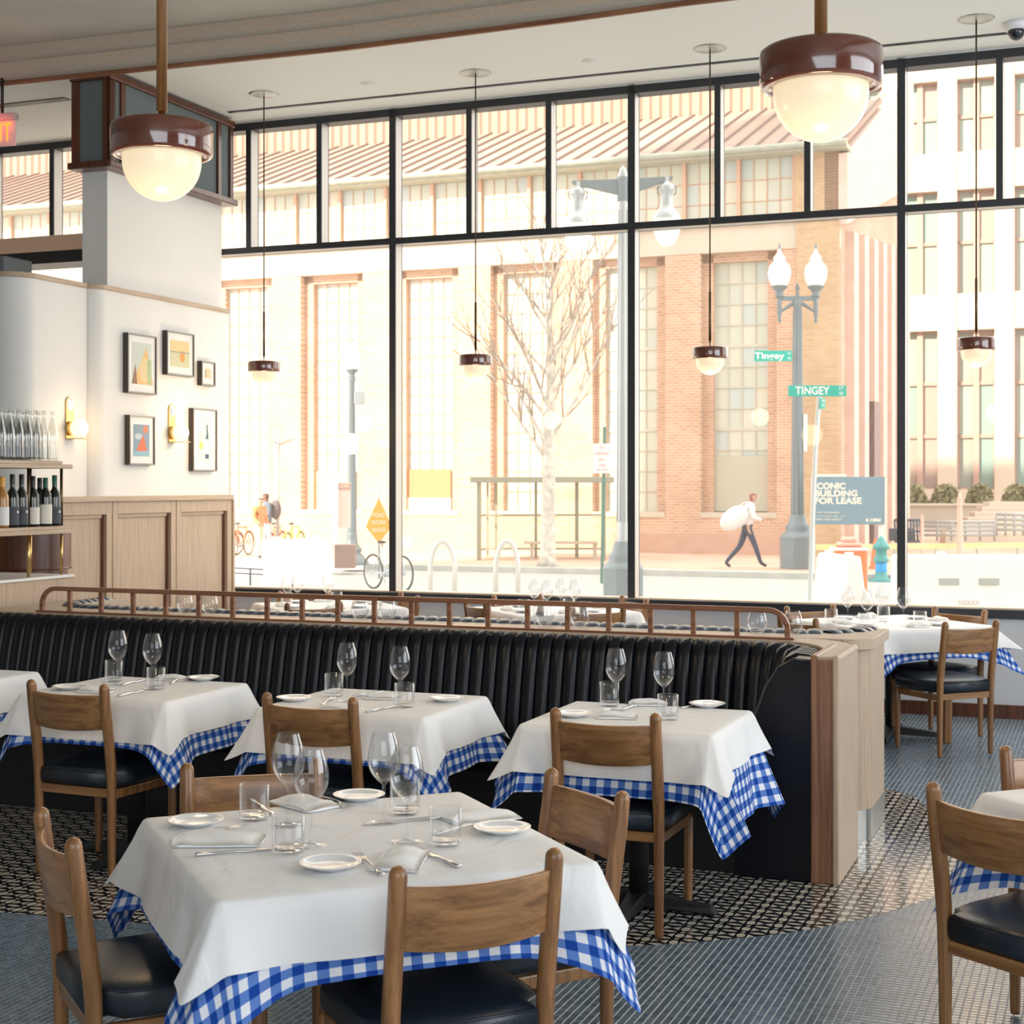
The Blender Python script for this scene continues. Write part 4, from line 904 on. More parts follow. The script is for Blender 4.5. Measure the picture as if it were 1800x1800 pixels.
# the fourth canopies etc: ceiling fittings
cm = MB(); cm.lathe([(0,0),(.085,0),(.085,-.03),(.07,-.05),(0,-.05)], 24); q = at(1787, 40, ZC); cmo = cm.build('camera_base', P('white_plastic', (.8,.8,.82), .4)); cmo.name = 'ceiling_camera'
cmo.location = (q.x, q.y, ZC); MB().ball((0,0,-.055), (.055,.055,.06), 20, 12).build('dome', P('dark_dome', (.01,.012,.02), .06, 0, .8), cmo); tag(cmo, 'white dome camera with dark bubble on the ceiling at the top right corner', 'camera')
for k, (x, y) in enumerate(((648,147),(1038,107))):
    q = at(x, y, ZC); m = MB(); m.lathe([(0,-.012),(.03,-.012),(.035,-.006),(.06,-.004),(.062,0),(0,0)], 20); o = m.build('sprinkler_cap', P('white_cap', (.8,.8,.78), .5)); o.location = q
    tag(o, 'small round white cap in the ceiling, '+['left one', 'right one'][k], 'sprinkler', 'ceiling caps')
# sconces: on surface s = SP (B) and SP-.07 (A)
def sconce(px0, px1, py0, py1, S, label):
    ta, zt_ = at_s(px0, py0, S); tb_, zb_ = at_s(px1, py1, S); tm = (ta+tb_)/2; w = .042; zb_ = (zb_+at_s(px0, py1, S)[1])/2
    sc_ = empty('wall_sconce', W(S, tm, zb_), RA); hgt = zt_-zb_
    pol_ = [(-w,0),(w,0)]+[(w*math.cos(R(a)), hgt-w+w*math.sin(R(a))) for a in range(0,181,20)]
    m = MB(); n = len(pol_); m.add([(.001,y,z) for y,z in pol_]+[(.012,y,z) for y,z in pol_], [tuple(range(n))[::-1], tuple(range(n,2*n))]+[(k,(k+1)%n,n+(k+1)%n,n+k) for k in range(n)]); m.build('back_plate', BRASS, sc_)
    m = MB(); c = (.013, 0, hgt-w*1.3); pts_ = [(c[0], .034*math.cos(R(a)), c[2]+.045*math.sin(R(a))) for a in range(0,360,20)]
    m.add([(c[0]+.006,0,c[2])]+pts_, [(0,k+1,(k+1)%18+1) for k in range(18)]); m.build('mirror_disc', P('mirror_glass', (.8,.85,.85), .08, .9), sc_)
    m = MB(); m.tube([(.012,0,.075),(.03,0,.075)], .05, 18); m.build('collar', BRASS, sc_)
    m = MB(); m.ball((.088,0,.075), .062, 20, 14); m.build('globe', GLOW_S, sc_)
    MB().box(0, .15, -w, w, 0, .006).build('shelf', BRASS, sc_, .002)
    l = light('sconce_glow', 'POINT', W(S+.24, tm, zb_+.075), 2.0, (1,.68,.36)); l.data.shadow_soft_size = .06
    tag(sc_, label, 'lamp', 'wall sconces')
sconce(111, 131, 697, 772, SP-.07, 'brass wall sconce with round globe, left one, above the wine shelves')
sconce(293, 308, 710, 778, SP, 'brass wall sconce with round globe, right one, among the framed pictures')
# framed pictures: front face corners in the photo, frame depth .045
FR = P('black_brown_frame', (.055,.04,.032), .45); FRF = P('frame_front_edge', (.28,.26,.23), .35)
def frame(px0, px1, py0, py1, art, label, mar=(.2,.16,.2,.2)):
    S = SP+.045; t0, za = at_s(px0, py0, S); t1, _ = at_s(px1, py0, S); _, zb_ = at_s(px0, py1, S); w = t1-t0; h = za-zb_
    f = empty('picture_frame', W(SP, t0, zb_), RA); b = .012
    def pt(s0, s1, y0, y1, q0, q1): return MB().box(s0, s1, y0, y1, q0, q1)
    m = MB()
    for (y0,y1,q0,q1) in ((0,b,0,h),(w-b,w,0,h),(b,w-b,0,b),(b,w-b,h-b,h)): m.box(.001,.045,y0,y1,q0,q1)
    m.build('frame', FR, f, .001)
    m = MB()
    for (y0,y1,q0,q1) in ((0,b,0,h),(w-b,w,0,h),(b,w-b,0,b),(b,w-b,h-b,h)): m.box(.0455,.047,y0+.001,y1-.001,q0+.001,q1-.001)
    m.build('frame_edge', FRF, f)
    pt(.002,.036,b,w-b,b,h-b).build('mat_board', P('mat_white', (.82,.82,.80), .7), f)
    l_, r_, bo, to = mar; x0, x1, q0, q1 = w*l_, w*(1-r_), h*bo, h*(1-to)
    pr_ = MB().box(.036,.0372,x0,x1,q0,q1).build('print', P('print_'+art[0], art[1], .8), f)
    for (kind, u, v, a, c_, col) in art[2]:
        X = x0+(x1-x0)*u; Z = q0+(q1-q0)*v; m = MB(); A = a*(x1-x0); C_ = c_*(q1-q0)
        if kind == 'e': ps = [(X+A*math.cos(R(t)), Z+C_*math.sin(R(t))) for t in range(0,360,24)]
        elif kind == 't': ps = [(X-A,Z-C_),(X+A,Z-C_),(X+A*.35,Z+C_)]
        else: ps = [(X-A,Z-C_),(X+A,Z-C_),(X+A,Z+C_),(X-A,Z+C_)]
        frame.k += 1; d = .0374+.0003*art[2].index((kind,u,v,a,c_,col)); n = len(ps); m.add([(d,y,z) for y,z in ps]+[(d+.0002,y,z) for y,z in ps],[tuple(range(n))[::-1],tuple(range(n,2*n))]); m.build('print_shape', P('ink', col, .8), pr_)
    tag(f, label, 'picture', 'framed pictures on the partition')
frame.k = 0
frame(225, 276, 584, 690, ('a', (.62,.66,.60), [('t',.55,.45,.55,.45,(.80,.52,.22)),('e',.65,.35,.3,.3,(.78,.62,.36)),('t',.12,.25,.14,.25,(.35,.2,.14)),('r',.9,.3,.1,.3,(.45,.55,.32))]), 'dark framed picture at the upper left, warm yellow and brown print in a white mat', (.17,.17,.16,.14))
frame(294, 342, 580, 658, ('b', (.84,.60,.32), [('r',.5,.28,.5,.28,(.62,.60,.40)),('e',.62,.4,.14,.22,(.75,.36,.12)),('r',.5,.56,.5,.02,(.3,.35,.33))]), 'dark framed picture at the top middle, orange landscape print', (.14,.16,.2,.2))
frame(355, 379, 634, 677, ('c', (.82,.60,.42), [('r',.12,.5,.05,.4,(.1,.1,.12))]), 'smallest framed picture, at the upper right of the group', (.28,.28,.3,.3))
frame(228, 273, 729, 817, ('d', (.28,.36,.44), [('t',.5,.42,.34,.26,(.75,.20,.12)),('e',.75,.85,.16,.12,(.8,.25,.15)),('e',.3,.62,.24,.1,(.55,.62,.66)),('r',.5,.08,.5,.08,(.3,.5,.6))]), 'dark framed picture at the lower left, blue print with red jugs', (.18,.2,.18,.18))
frame(340, 382, 717, 828, ('e', (.74,.77,.72), [('r',.66,.30,.12,.24,(.80,.83,.80)),('r',.66,.12,.12,.05,(.08,.14,.18)),('t',.66,.62,.11,.12,(.10,.17,.19)),('r',.66,.74,.035,.08,(.08,.12,.14)),('e',.25,.36,.13,.09,(.72,.68,.20)),('r',.25,.56,.012,.1,(.5,.5,.45))]), 'tall narrow framed picture at the lower right, bottle and glass print', (.2,.2,.15,.12))
# bar shelving ------------------------------------------------------------
SB = -5.857; tE = 7.70
bar = empty('bar_counter', (0,0,0), RA); tag(bar, 'pale oak bar counter end with thin white top at the left edge', 'bar counter')
MB().box(-6.5, SB-.0, 6.96, tE-.01, 0, 1.035).build('panel', PALE_OAK, bar, .003)
MB().box(-6.52, SB+.015, 6.95, tE, 1.035, 1.052).build('top', P('white_stone_top', (.80,.78,.74), .3), bar, .003)
tC, zC_ = t_on_s(100, SB-.35)[0], 0
sh = empty('bar_shelf', (0,0,0), RA); tag(sh, 'two-tier oak bar shelf unit with bronze posts holding bottles at the left edge', 'shelf')
zU = zy(830, 9.25); zL = zy(938, 9.25)
zu = 1.735; zl = 1.345
for z_, nm in ((zu, 'upper'), (zl, 'lower')):
    MB().box(SB-.36, SB, 6.6, tE, z_-.045, z_-.02).build('shelf_board', PALE_OAKY, sh, .003); MB().box(SB-.34, SB-.02, 6.6, tE-.07, z_-.02, z_).build('shelf_board', PALE_OAKY, sh, .003)
for tt in (t_on_s(50, SB-.06)[0], t_on_s(108, SB-.06)[0], 6.65):
    for dz0, dz1, mm in ((zl, zu-.045, BRONZE), (1.052, zl-.045, BRASS)):
        for ds in (-.06, -.29):
            m = MB(); m.tube([(SB+ds, tt, dz0), (SB+ds, tt, dz1)], .009, 10); m.build('post', mm, sh)
dm = MB(); dm.lathe([(.26,1.055),(.26,1.29)], 30); o = dm.build('bar_drum', DARK_W); s_, d_ = s_on_t(52, 8.15); o.location = W(s_, 8.15, 0); o.rotation_euler.z = RA
MB().lathe([(.0,1.29),(.265,1.29),(.265,1.30),(0,1.30)], 30).build('lid', DARK_W, o); MB().lathe([(.0,1.05),(.265,1.05),(.265,1.06),(0,1.06)], 30).build('rim', DARK_W, o)
tag(o, 'round red-brown wooden drum cabinet behind the bar shelf', 'cabinet'); 
MB().lathe([(.24,0),(.24,1.05)], 24).build('plinth', DARK_W, o)
# clear bottles, upper shelf
cb = MB(); cb.lathe([(0,0),(.030,0),(.034,.004),(.0345,.02),(.0345,.15),(.033,.165),(.026,.20),(.018,.235),(.0145,.262),(.0145,.284),(.0165,.286),(.0165,.296),(.014,.298),(.0125,.296),(.0125,.262),(.024,.2),(.0325,.15),(.0325,.012),(0,.01)], 18); CBm = cb.mesh('clear_bottle', BOTTLE_G)
for r_ in range(3):
    for c_ in range(8):
        tt = tE-.115-.078*c_-.02*r_; ss = SB-.06-.085*r_
        o = inst(CBm, 'clear_bottle', None, W(ss, tt, zu+.0005)); tag(o, 'clear glass bottle on the upper bar shelf, %s row, %s from its right end' % (['front','middle','rear'][r_], ['first','second','third','fourth','fifth','sixth','seventh','eighth'][c_]), 'bottle', 'clear bottles on the upper bar shelf')
# wine bottles, lower shelf
def wine_bottle(px_, top, col, lab, capc, labz, name, label, row=0):
    ss = SB-.075-.10*row; tt, d = t_on_s(px_, ss); o = empty('wine_bottle', W(ss, tt, zl+.0005), RA)
    sc = top/.30; m = MB(); m.lathe([(0,.004),(.030,0),(.037,.006),(.0375,.02),(.0375,.17),(.034,.192),(.022,.213),(.0155,.226),(.0145,.235)], 20); m.lathe([(.0145,.234),(.0145,top)], 14); m.build('body', col, o)
    m = MB(); m.lathe([(.0152,top-.06),(.0155,top-.004),(.013,top),(0,top)], 14); m.build('capsule', capc, o)
    m = MB(); m.lathe([(.0380,labz[0]),(.0380,labz[1])], 20, a0=-PI*.62, a1=PI*.62); m.build('label', lab, o)
    if name == 'black': 
        m = MB(); m.tube([(.0378,0,labz[1]-.03),(.0388,0,labz[1]-.03)], .008, 10); m.build('seal', P('seal_white', (.8,.8,.8), .6), o)
    tag(o, label, 'bottle', 'wine bottles on the lower bar shelf')
DKG = P('dark_wine_glass', (.006,.012,.010), .08, 0, .7); AMB = P('amber_wine', (.42,.20,.05), .1, 0, .6); CRM = P('cream_label', (.78,.74,.66), .7); GRL = P('grey_black_label', (.06,.065,.08), .6)
GC = P('green_capsule', (.01,.10,.06), .35); BC = P('black_capsule', (.012,.012,.018), .35); YC = P('yellow_capsule', (.75,.40,.06), .4); WLB = P('white_label', (.8,.79,.77), .7)
wine_bottle(4, .295, AMB, WLB, YC, (.015,.12), 'w', 'amber white-wine bottle with yellow capsule and white label at the left edge')
wine_bottle(22, .31, DKG, GRL, BC, (.015,.12), 'black', 'dark wine bottle with grey label, left one beside the amber bottle')
wine_bottle(38, .31, DKG, GRL, BC, (.015,.12), 'black', 'dark wine bottle with grey label, next to the middle shelf post on its left')
wine_bottle(58, .30, DKG, CRM, BC, (.015,.115), 'w', 'slim dark wine bottle with cream label just right of the middle shelf post')
wine_bottle(70, .29, DKG, BC, BC, (.015,.10), 'w', 'dark wine bottle with black label, half hidden behind the green capped one', 1)
wine_bottle(80, .29, DKG, CRM, GC, (.015,.13), 'w', 'dark wine bottle with green capsule')
wine_bottle(96, .305, DKG, GRL, GC, (.015,.115), 'black', 'dark wine bottle with grey label at the right end of the shelf')
# EXIT sign
q = atd(4, 11.0); ex = empty('exit_sign', (q.x, q.y, 0), R(-8)); zE0, zE1 = zy(257, 11), zy(212, 11)
MB().box(-.20, .105, -.01, .01, zE0, zE1).build('panel', P('exit_panel', (.75,.60,.58), .25, emit=(1,.2,.15), es=.12), ex, .006)
MB().box(-.21, .115, -.03, .03, zE1, zE1+.05).build('housing', P('exit_housing', (.55,.45,.45), .4), ex, .012)
MB().tube([(0,0,zE1+.05),(0,0,ZC)], .012, 8).build('stem', BLACK_IRON, ex)
text('EXIT', .19, P('exit_letters', (.8,.15,.03), .4, emit=(1,.17,.02), es=2.2), 'lettering', ex, (-.042,-.014,(zE0+zE1)/2), (PI/2,0,0), width=.23)
l = light('exit_glow', 'POINT', (q.x-.02, q.y-.12, zE1-.02), .35, (1,.12,.06)); l.data.shadow_soft_size = .04
tag(ex, 'red lit EXIT sign hanging from the ceiling at the left edge', 'sign')
# ================================================================ OUTSIDE
ZG, ZR = -.45, -.60
struct('ground_near', MB().box(-60, 40, TW+.25, 26, ZG-.2, ZG), mottled('pale_concrete', (.50,.49,.46), (.58,.57,.53), 2, .9))
struct('road', MB().box(-60, 60, 26, 35.3, ZR-.2, ZR), mottled('road_surface', (.36,.37,.36), (.43,.44,.42), 3, .9))
CURB = mottled('curb_stone', (.42,.43,.41), (.52,.52,.49), 3, .9)
cu = struct('curb', MB().box(-60, 60, 35.3, 35.62, ZR-.2, ZG+.002), CURB, .02)
struct('sidewalk_far', MB().box(-60, 60, 35.62, 140, ZG-.2, ZG), bricks('paver_pink', (.62,.40,.30), (.66,.45,.35), (.6,.5,.42), .8, 'xy'))
# ---- brick hall
TF = 43.7; SE = -7.15; SW = -62.
bb = empty('brick_building', (0,0,0), RA); tag(bb, 'long brick factory hall with tall steel windows and sloping metal roof across the street', 'building')
BRK = bricks('hall_brick', (.56,.32,.215), (.64,.41,.29), (.62,.52,.42)); BRKS = bricks('hall_brick_side', (.56,.30,.21), (.66,.40,.30), (.62,.52,.44), 1, 'yz')
BRKY = bricks('hall_brick_ochre', (.50,.33,.19), (.58,.40,.25), (.5,.42,.3)); STONE = mottled('pale_band_stone', (.52,.46,.38), (.58,.52,.44), 2, .9)
RUST = P('rust_steel_mullion', (.60,.38,.27), .7); PALES = P('pale_steel_frame', (.55,.52,.44), .6)
PANES = varied('old_window_panes', [(.52,.54,.47),(.56,.58,.50),(.52,.55,.49),(.58,.58,.50),(.54,.57,.49),(.60,.58,.49),(.48,.54,.53)], .35)
def sd_px(px_, t=TF): return s_on_t(px_, t)[0]
WC = [sd_px(p) for p in (1297.5, 1100, 918, 742, 575, 425)]; dW = (WC[0]-WC[5])/5
centers = [WC[0]-dW*k for k in range(13)]
zW0, zW1 = .86, 8.05; hw, hr = .80, 1.12      # glass half width, brick recess half width
PN = MB().box(-.5,.5,-.5,.5,-.5,.5).mesh('pane', PANES)
# wall made of piers and spandrels around the openings
edges = [SE]
def pier(a, b, z0, z1, y0=TF, y1=TF+.5, m=BRK, nm='pier'): return MB().box(a, b, y0, y1, z0, z1).build(nm, m, bb)
prev = SE
for c in centers:
    pier(c+hr, prev, ZG, 8.3, m=BRK); prev = c-hr
    pier(c-hr, c+hr, ZG, zW0-.25, nm='spandrel'); pier(c-hr, c-hw, zW0-.25, 8.3, TF+.28, TF+.6); pier(c+hw, c+hr, zW0-.25, 8.3, TF+.28, TF+.6)
    MB().box(c-hr, c+hr, TF-.03, TF+.5, zW0-.25, zW0-.1).build('window_sill', STONE, bb)
    pier(c-hr, c+hr, zW1+.0, 8.35, TF+.28, TF+.6, nm='lintel')
pier(SW, prev, ZG, 8.3)
MB().box(SW, SE, TF-.02, TF+.5, 8.3, 9.05).build('stone_band', STONE, bb)
MB().box(SW, SE, TF-.10, TF+.4, 9.05, 9.14).build('band_ledge', RUST, bb)
for wi, c in enumerate(centers[:8]):
    f = MB(); n_c, n_r = 4, 12; y = TF+.45
    for k in range(n_c+1): x = c-hw+2*hw*k/n_c; f.box(x-.016, x+.016, y, y+.06, zW0-.1, zW1)
    for k in range(n_r+1): z = zW0-.1+(zW1-zW0+.1)*k/n_r; w_ = .045 if k in (4, 8) else .016; f.box(c-hw, c+hw, y+.001, y+.055, z-w_, z+w_)
    wo = f.build('window', PALES if wi < 2 else RUST, bb)
    for i in range(n_c):
        for j in range(n_r):
            if wi > 6: continue
            inst(PN, 'pane', wo, (c-hw+2*hw*(i+.5)/n_c, y+.04, zW0-.1+(zW1-zW0+.1)*(j+.5)/n_r), (0,0,0), (2*hw/n_c-.03, .012, (zW1-zW0+.1)/n_r-.03))
for c, z0_, z1_, m_ in ((WC[3], 1.15, 2.05, P('brown_board', (.40,.24,.12), .8)), (WC[3], .76, 1.15, P('white_board', (.78,.74,.68), .7)), (WC[4], .76, 2.0, P('tan_board', (.62,.46,.30), .8)), (WC[0], .8, 2.4, P('grey_board', (.48,.46,.38), .8))):
    MB().box(c-hw, c+hw, TF+.40, TF+.44, z0_, z1_).build('board', m_, bb)
# clerestory band
zc0, zc1 = 9.14, 10.98; bay = 1.62; x = sd_px(1398); k = 0
MB().box(x, SE, TF, TF+.4, zc0, zc1).build('corner_pier', BRKY, bb)
while x > SW+2:
    f = MB(); y = TF+.2; f.box(x-.10, x, y-.12, y+.1, zc0, zc1)
    for q in range(1, 4): f.box(x-.1-(bay-.1)*q/4-.013, x-.1-(bay-.1)*q/4+.013, y, y+.05, zc0, zc1)
    for q in range(1, 3): z = zc0+(zc1-zc0)*q/3; f.box(x-bay, x-.1, y, y+.05, z-.013, z+.013)
    wo = f.build('clerestory_window', RUST, bb)
    if k < 16:
        for i in range(4):
            for j in range(3): inst(PN, 'pane', wo, (x-.1-(bay-.1)*(i+.5)/4, y+.03, zc0+(zc1-zc0)*(j+.5)/3), (0,0,0), ((bay-.1)/4-.03, .012, (zc1-zc0)/3-.03))
    else: MB().box(x-bay, x-.1, y+.02, y+.04, zc0, zc1).build('pane', PANES, wo)
    x -= bay; k += 1
GUT = mottled('verdigris_gutter', (.34,.38,.32), (.46,.48,.40), 4, .7)
MB().box(SW, SE+.3, TF-.45, TF+.4, 10.98, 11.12).build('eave', GUT, bb, .02)
m = MB(); m.tube([(SW, TF-.50, 11.12), (SE+.3, TF-.50, 11.12)], .10, 8); m.build('gutter', GUT, bb)
# roof: pans and standing seams
ROOF = mottled('zinc_roof', (.34,.245,.20), (.39,.285,.235), 1, .75, .1, .2); rz1, rt1 = 14.15, TF+7.4
sl = math.atan2(rz1-11.12, rt1-TF+.4)
m = MB(); m.add([(SW,TF-.4,11.12),(SE+.2,TF-.4,11.12),(SE+.2,rt1,rz1),(SW,rt1,rz1),(SW,TF-.4,11.0),(SE+.2,TF-.4,11.0),(SE+.2,rt1,rz1-.12),(SW,rt1,rz1-.12)], [(0,1,2,3),(7,6,5,4),(0,4,5,1),(1,5,6,2),(2,6,7,3),(3,7,4,0)]); rf = m.build('roof', ROOF, bb)
sm_ = MB().beam((0,TF-.42,11.13),(0,rt1,rz1+.01), .05, .09).mesh('roof_seam', P('seam_zinc', (.24,.17,.15), .7))
x = SE+.1; k = 0
while x > SW and k < 60: inst(sm_, 'roof_seam', rf, (x, 0, .02)); x -= .62; k += 1
# corrugated monitor wall above
mw = MB(); vs = []; N = 520; x0 = SW+8; 
for i in range(N+1):
    x = SE-1-(SE-1-x0)*i/N; y = rt1+(.10 if i%4 > 1 else 0); vs += [(x,y,rz1-.1),(x,y,17.5)]
mw.add(vs, [(2*i,2*i+1,2*i+3,2*i+2) for i in range(N)]); mo_ = mw.build('monitor_wall', P('corrugated_sheet', (.36,.27,.21), .7), bb)
# gable side wall
def gable(y): return 11.6+(y-TF)*.36 if y < TF+15 else 11.6+15*.36
L_ = 15.5; gy = [TF, TF+L_]
m = MB(); poly = [(TF,ZG),(TF+L_,ZG),(TF+L_,gable(TF+L_)),(TF,11.0)]
m.add([(SE-.4,y,z) for y,z in poly]+[(SE,y,z) for y,z in poly], [(3,2,1,0),(4,5,6,7),(0,1,5,4),(1,2,6,5),(2,3,7,6),(3,0,4,7)]); m.build('gable_wall', BRKS, bb)
SIDEP = mottled('side_pilaster_stone', (.62,.48,.42), (.70,.56,.50), 2, .9)
m = MB(); m.add([(SE,TF-.05,10.9),(SE+.25,TF-.05,10.9),(SE+.25,TF+L_,gable(TF+L_)+.1),(SE,TF+L_,gable(TF+L_)+.1),(SE,TF-.05,8.9),(SE+.25,TF-.05,8.9),(SE+.25,TF+L_,gable(TF+L_)-4.2),(SE,TF+L_,gable(TF+L_)-4.2)], [(0,1,2,3),(7,6,5,4),(0,4,5,1),(1,5,6,2),(2,6,7,3),(3,7,4,0)]); m.build('gable_band', SIDEP, bb)
for k in range(7):
    y = TF+1.2+k*2.05; MB().box(SE, SE+.25, y, y+.85, ZG, 8.9+k*.2).build('pilaster', SIDEP, bb)
    m = MB(); m.box(SE+.0, SE+.02, y+1.1, y+1.75, .9, 8.3+k*.15); m.build('slit_window', P('shadowed_slit', (.30,.20,.18), .8), bb)  # flat dark strip, shade of the narrow recess put into its colour
MB().box(SE-.02, SE+.26, TF+5.3, TF+6.5, ZG, 4.2).build('side_door', P('dark_door', (.24,.17,.17), .6), bb, .02)
MB().box(sd_px(1402), SE+.02, TF-.12, TF, ZG, 9.0).build('corner_pilaster', BRKY, bb)
MB().box(SW, SE, TF-.04, TF, ZG, .15).build('plinth', mottled('brick_plinth', (.5,.32,.24), (.58,.38,.3), 3, .9), bb)
# ---- cream building at the right
PNc = MB().box(-.5,.5,-.5,.5,-.5,.5).mesh('pane', varied('far_window_panes', [(.22,.33,.31),(.30,.37,.33),(.28,.31,.28),(.36,.29,.26)], .35))
TCb = 72.; cb_ = empty('cream_building', (0,0,0), RA); tag(cb_, 'tall cream stone building with paired windows at the right, beyond the terrace', 'building')
CST = mottled('cream_stone', (.50,.43,.35), (.55,.48,.395), 1, .9); PKG = varied('far_window_glass', [(.50,.62,.60),(.60,.66,.60),(.56,.60,.58),(.62,.56,.52)], .25); PKF = P('pink_mullion', (.40,.27,.23), .7)
cw_ = s_on_t(1748, TCb)[0]-s_on_t(1682, TCb)[0]; c0_ = (s_on_t(1748, TCb)[0]+s_on_t(1682, TCb)[0])/2; c1_ = (s_on_t(1597, TCb)[0]+s_on_t(1642, TCb)[0])/2-.1; st_ = c0_-c1_
cols_ = [c0_+st_*k for k in (-3,-2,-1,0,1,2,3)]; rows_ = [(1.35,8.55),(10.2,14.9),(16.6,19.9),(21.5,25)]
prev = cols_[0]-st_
for c in cols_+[cols_[-1]+st_]:
    MB().box(prev+cw_/2, c-cw_/2, TCb, TCb+.8, ZG, 27).build('pier', CST, cb_, .03); prev = c
for c in cols_:
    zz = [ZG]+[v for r_ in rows_ for v in r_]+[27]
    for a, b in zip(zz[::2], zz[1::2]): MB().box(c-cw_/2, c+cw_/2, TCb+.08, TCb+.8, a, b).build('spandrel', CST, cb_)
    for (z0_, z1_) in rows_:
        f = MB(); y = TCb+.5
        f.box(c-.13, c+.13, y-.15, y+.1, z0_, z1_)
        for x in (-cw_/2, cw_/2-.08): f.box(c+x, c+x+.08, y-.05, y+.1, z0_, z1_)
        nr = 2 if z1_-z0_ < 6 else 3
        for q in range(nr+1): z = z0_+(z1_-z0_)*q/nr; f.box(c-cw_/2, c+cw_/2, y-.05, y+.1, z-.08, z+.08)
        wo = f.build('window', PKF, cb_)
        for sx in (-1, 1):
            for q in range(nr): inst(PNc, 'pane', wo, (c+sx*(cw_/4+.03), y+.05, z0_+(z1_-z0_)*(q+.5)/nr), (0,0,0), (cw_/2-.2, .02, (z1_-z0_)/nr-.12))
MB().box(cols_[0]-st_, cols_[-1]+st_, TCb+.75, TCb+1, ZG, 27).build('back_wall', P('dim_interior', (.3,.27,.25), .8), cb_)
# ---- neighbouring tower above the restaurant (shades the street and the right end of the hall)
tw_ = MB(); tw_.box(-28.3, 30, -12, TW+.2, 5.3, 44); struct('tower_above', tw_, mottled('tower_cladding', (.5,.48,.45), (.55,.53,.5), .5, .9))
# ---- terrace, hedges, wall, steps, railings at the right
GM = P('grey_metal', (.42,.45,.46), .5, .3)
def bxp(name, x0, x1, y0, y1, d, dep, m, par=None, bev=0):
    a = atd(x0, d); b = atd(x1, d); mb = MB(); mb.box(a.x, b.x, d, d+dep, zy(y1, d), zy(y0, d)); return mb.build(name, m, par, bev)
tag(bxp('retaining_wall', 1560, 1860, 887, 925, 60, 1.0, mottled('terrace_wall', (.42,.38,.33), (.47,.43,.38), 1, .9), None, .05), 'low pale retaining wall below the hedges at the right', 'wall')
bxp('cap', 1560, 1860, 885, 889, 59.9, 1.2, STONE, bpy.data.objects['retaining_wall'])
HG = mottled('hedge_green', (.20,.20,.10), (.34,.31,.17), 8, .9)
def bush(px_, py, w, h, d, label, nm='shrub'):
    c = atd(px_, d, zy(py, d)); W_ = w*d/F; H_ = h*d/F; r_ = random.Random(int(px_)); m = MB()
    for k in range(420):
        a = r_.random()*2*PI; e = r_.random()**.5; z = r_.random(); x = math.cos(a)*e*W_/2*(1-.4*z); y = math.sin(a)*e*.35*(1-.4*z); zz = z*H_*(1-.25*abs(x)*2/W_)
        s = .10+.10*r_.random(); n = Vector((r_.uniform(-1,1), r_.uniform(-1,1), r_.uniform(-.2,1))).normalized(); u = n.orthogonal().normalized()*s; v = n.cross(u); p = Vector((x,y,zz))
        m.add([p-u,p+v*.6,p+u,p-v*.6],[(0,1,2,3)])
    o = m.build(nm, HG); o.location = (c.x, d, c.z); tag(o, label, 'shrub', 'shrubs on the terrace wall')
for px_, w, nm in ((1607, 50, 'leftmost, beside the window post'), (1662, 54, 'second from the left'), (1722, 54, 'third from the left'), (1788, 60, 'rightmost')): bush(px_, 883, w, 30, 60.5, 'low green shrub on the terrace wall, '+nm)
st = empty('terrace_steps', (0,0,0)); tag(st, 'wide pale concrete steps and ramp at the far right of the street', 'steps')
for k in range(7): o = bxp('step', 1738-k*0+k*0, 1900, 882+k*9, 960, 56-k*.55, .7, STONE, st, .02); o.location.x += -k*.25
for (x0,x1,y0,y1,nm) in ((1622,1748,917,945,'long low grey metal railing left of the terrace steps'),(1752,1830,904,936,'grey metal railing on the terrace steps')):
    r_ = empty('railing', (0,0,0)); d = 50 if x0 < 1700 else 48; tag(r_, nm, 'railing')
    A = atd(x0,d); B = atd(x1,d)
    for k in range(4): z = zy(y0+(y1-y0)*k/3.6, d); m = MB(); m.tube([(A.x,d,z),(B.x,d,z)], .05, 6); m.build('bar', GM, r_)
    for k in range(6): x = A.x+(B.x-A.x)*k/5; m = MB(); m.tube([(x,d,zy(y0,d)),(x,d,zy(y1+6,d))], .04, 6); m.build('post', GM, r_)
bk = empty('bike_cage', (0,0,0)); d = 44; tag(bk, 'dark slatted metal cage or bin beside the thick window post on the right', 'rack'); DM = P('dark_metal', (.07,.09,.12), .5)
A = atd(1572,d); B = atd(1617,d)
for k in range(9): x = A.x+(B.x-A.x)*k/8; m = MB(); m.tube([(x,d,zy(914,d)),(x+.03,d,zy(952,d))], .03, 5); m.build('bar', DM, bk)
for yy in (914,934,952): m = MB(); m.tube([(A.x,d,zy(yy,d)),(B.x,d,zy(yy,d))], .035, 5); m.build('rail', DM, bk)
m = MB(); m.box(A.x, B.x, d+.6, d+.65, zy(952,d), zy(930,d)); m.build('back', DM, bk)
ORG = P('safety_orange', (.85,.20,.06), .5); PINKO = P('sun_bleached_orange', (.85,.42,.34), .6); WHT = P('white_barrier_plastic', (.78,.76,.74), .5)
for px_, y0, y1, d, nm, wd_ in ((1621, 905, 952, 43, 'pinkish delineator post beside the dark cage', 7), (1687, 865, 950, 40, 'tall slim pinkish delineator post in front of the terrace', 11)):
    m = MB(); r0 = wd_/2*d/F; q = atd(px_, d); m.lathe([(r0*2.2, 0),(r0*2.2,.05),(r0,.06),(r0*.8,(zy(y0,d)-ZG)*.9),(r0*.3,zy(y0,d)-ZG),(0,zy(y0,d)-ZG)], 12); o = m.build('delineator', PINKO); o.location = (q.x, d, ZG+.0); tag(o, nm, 'traffic post')
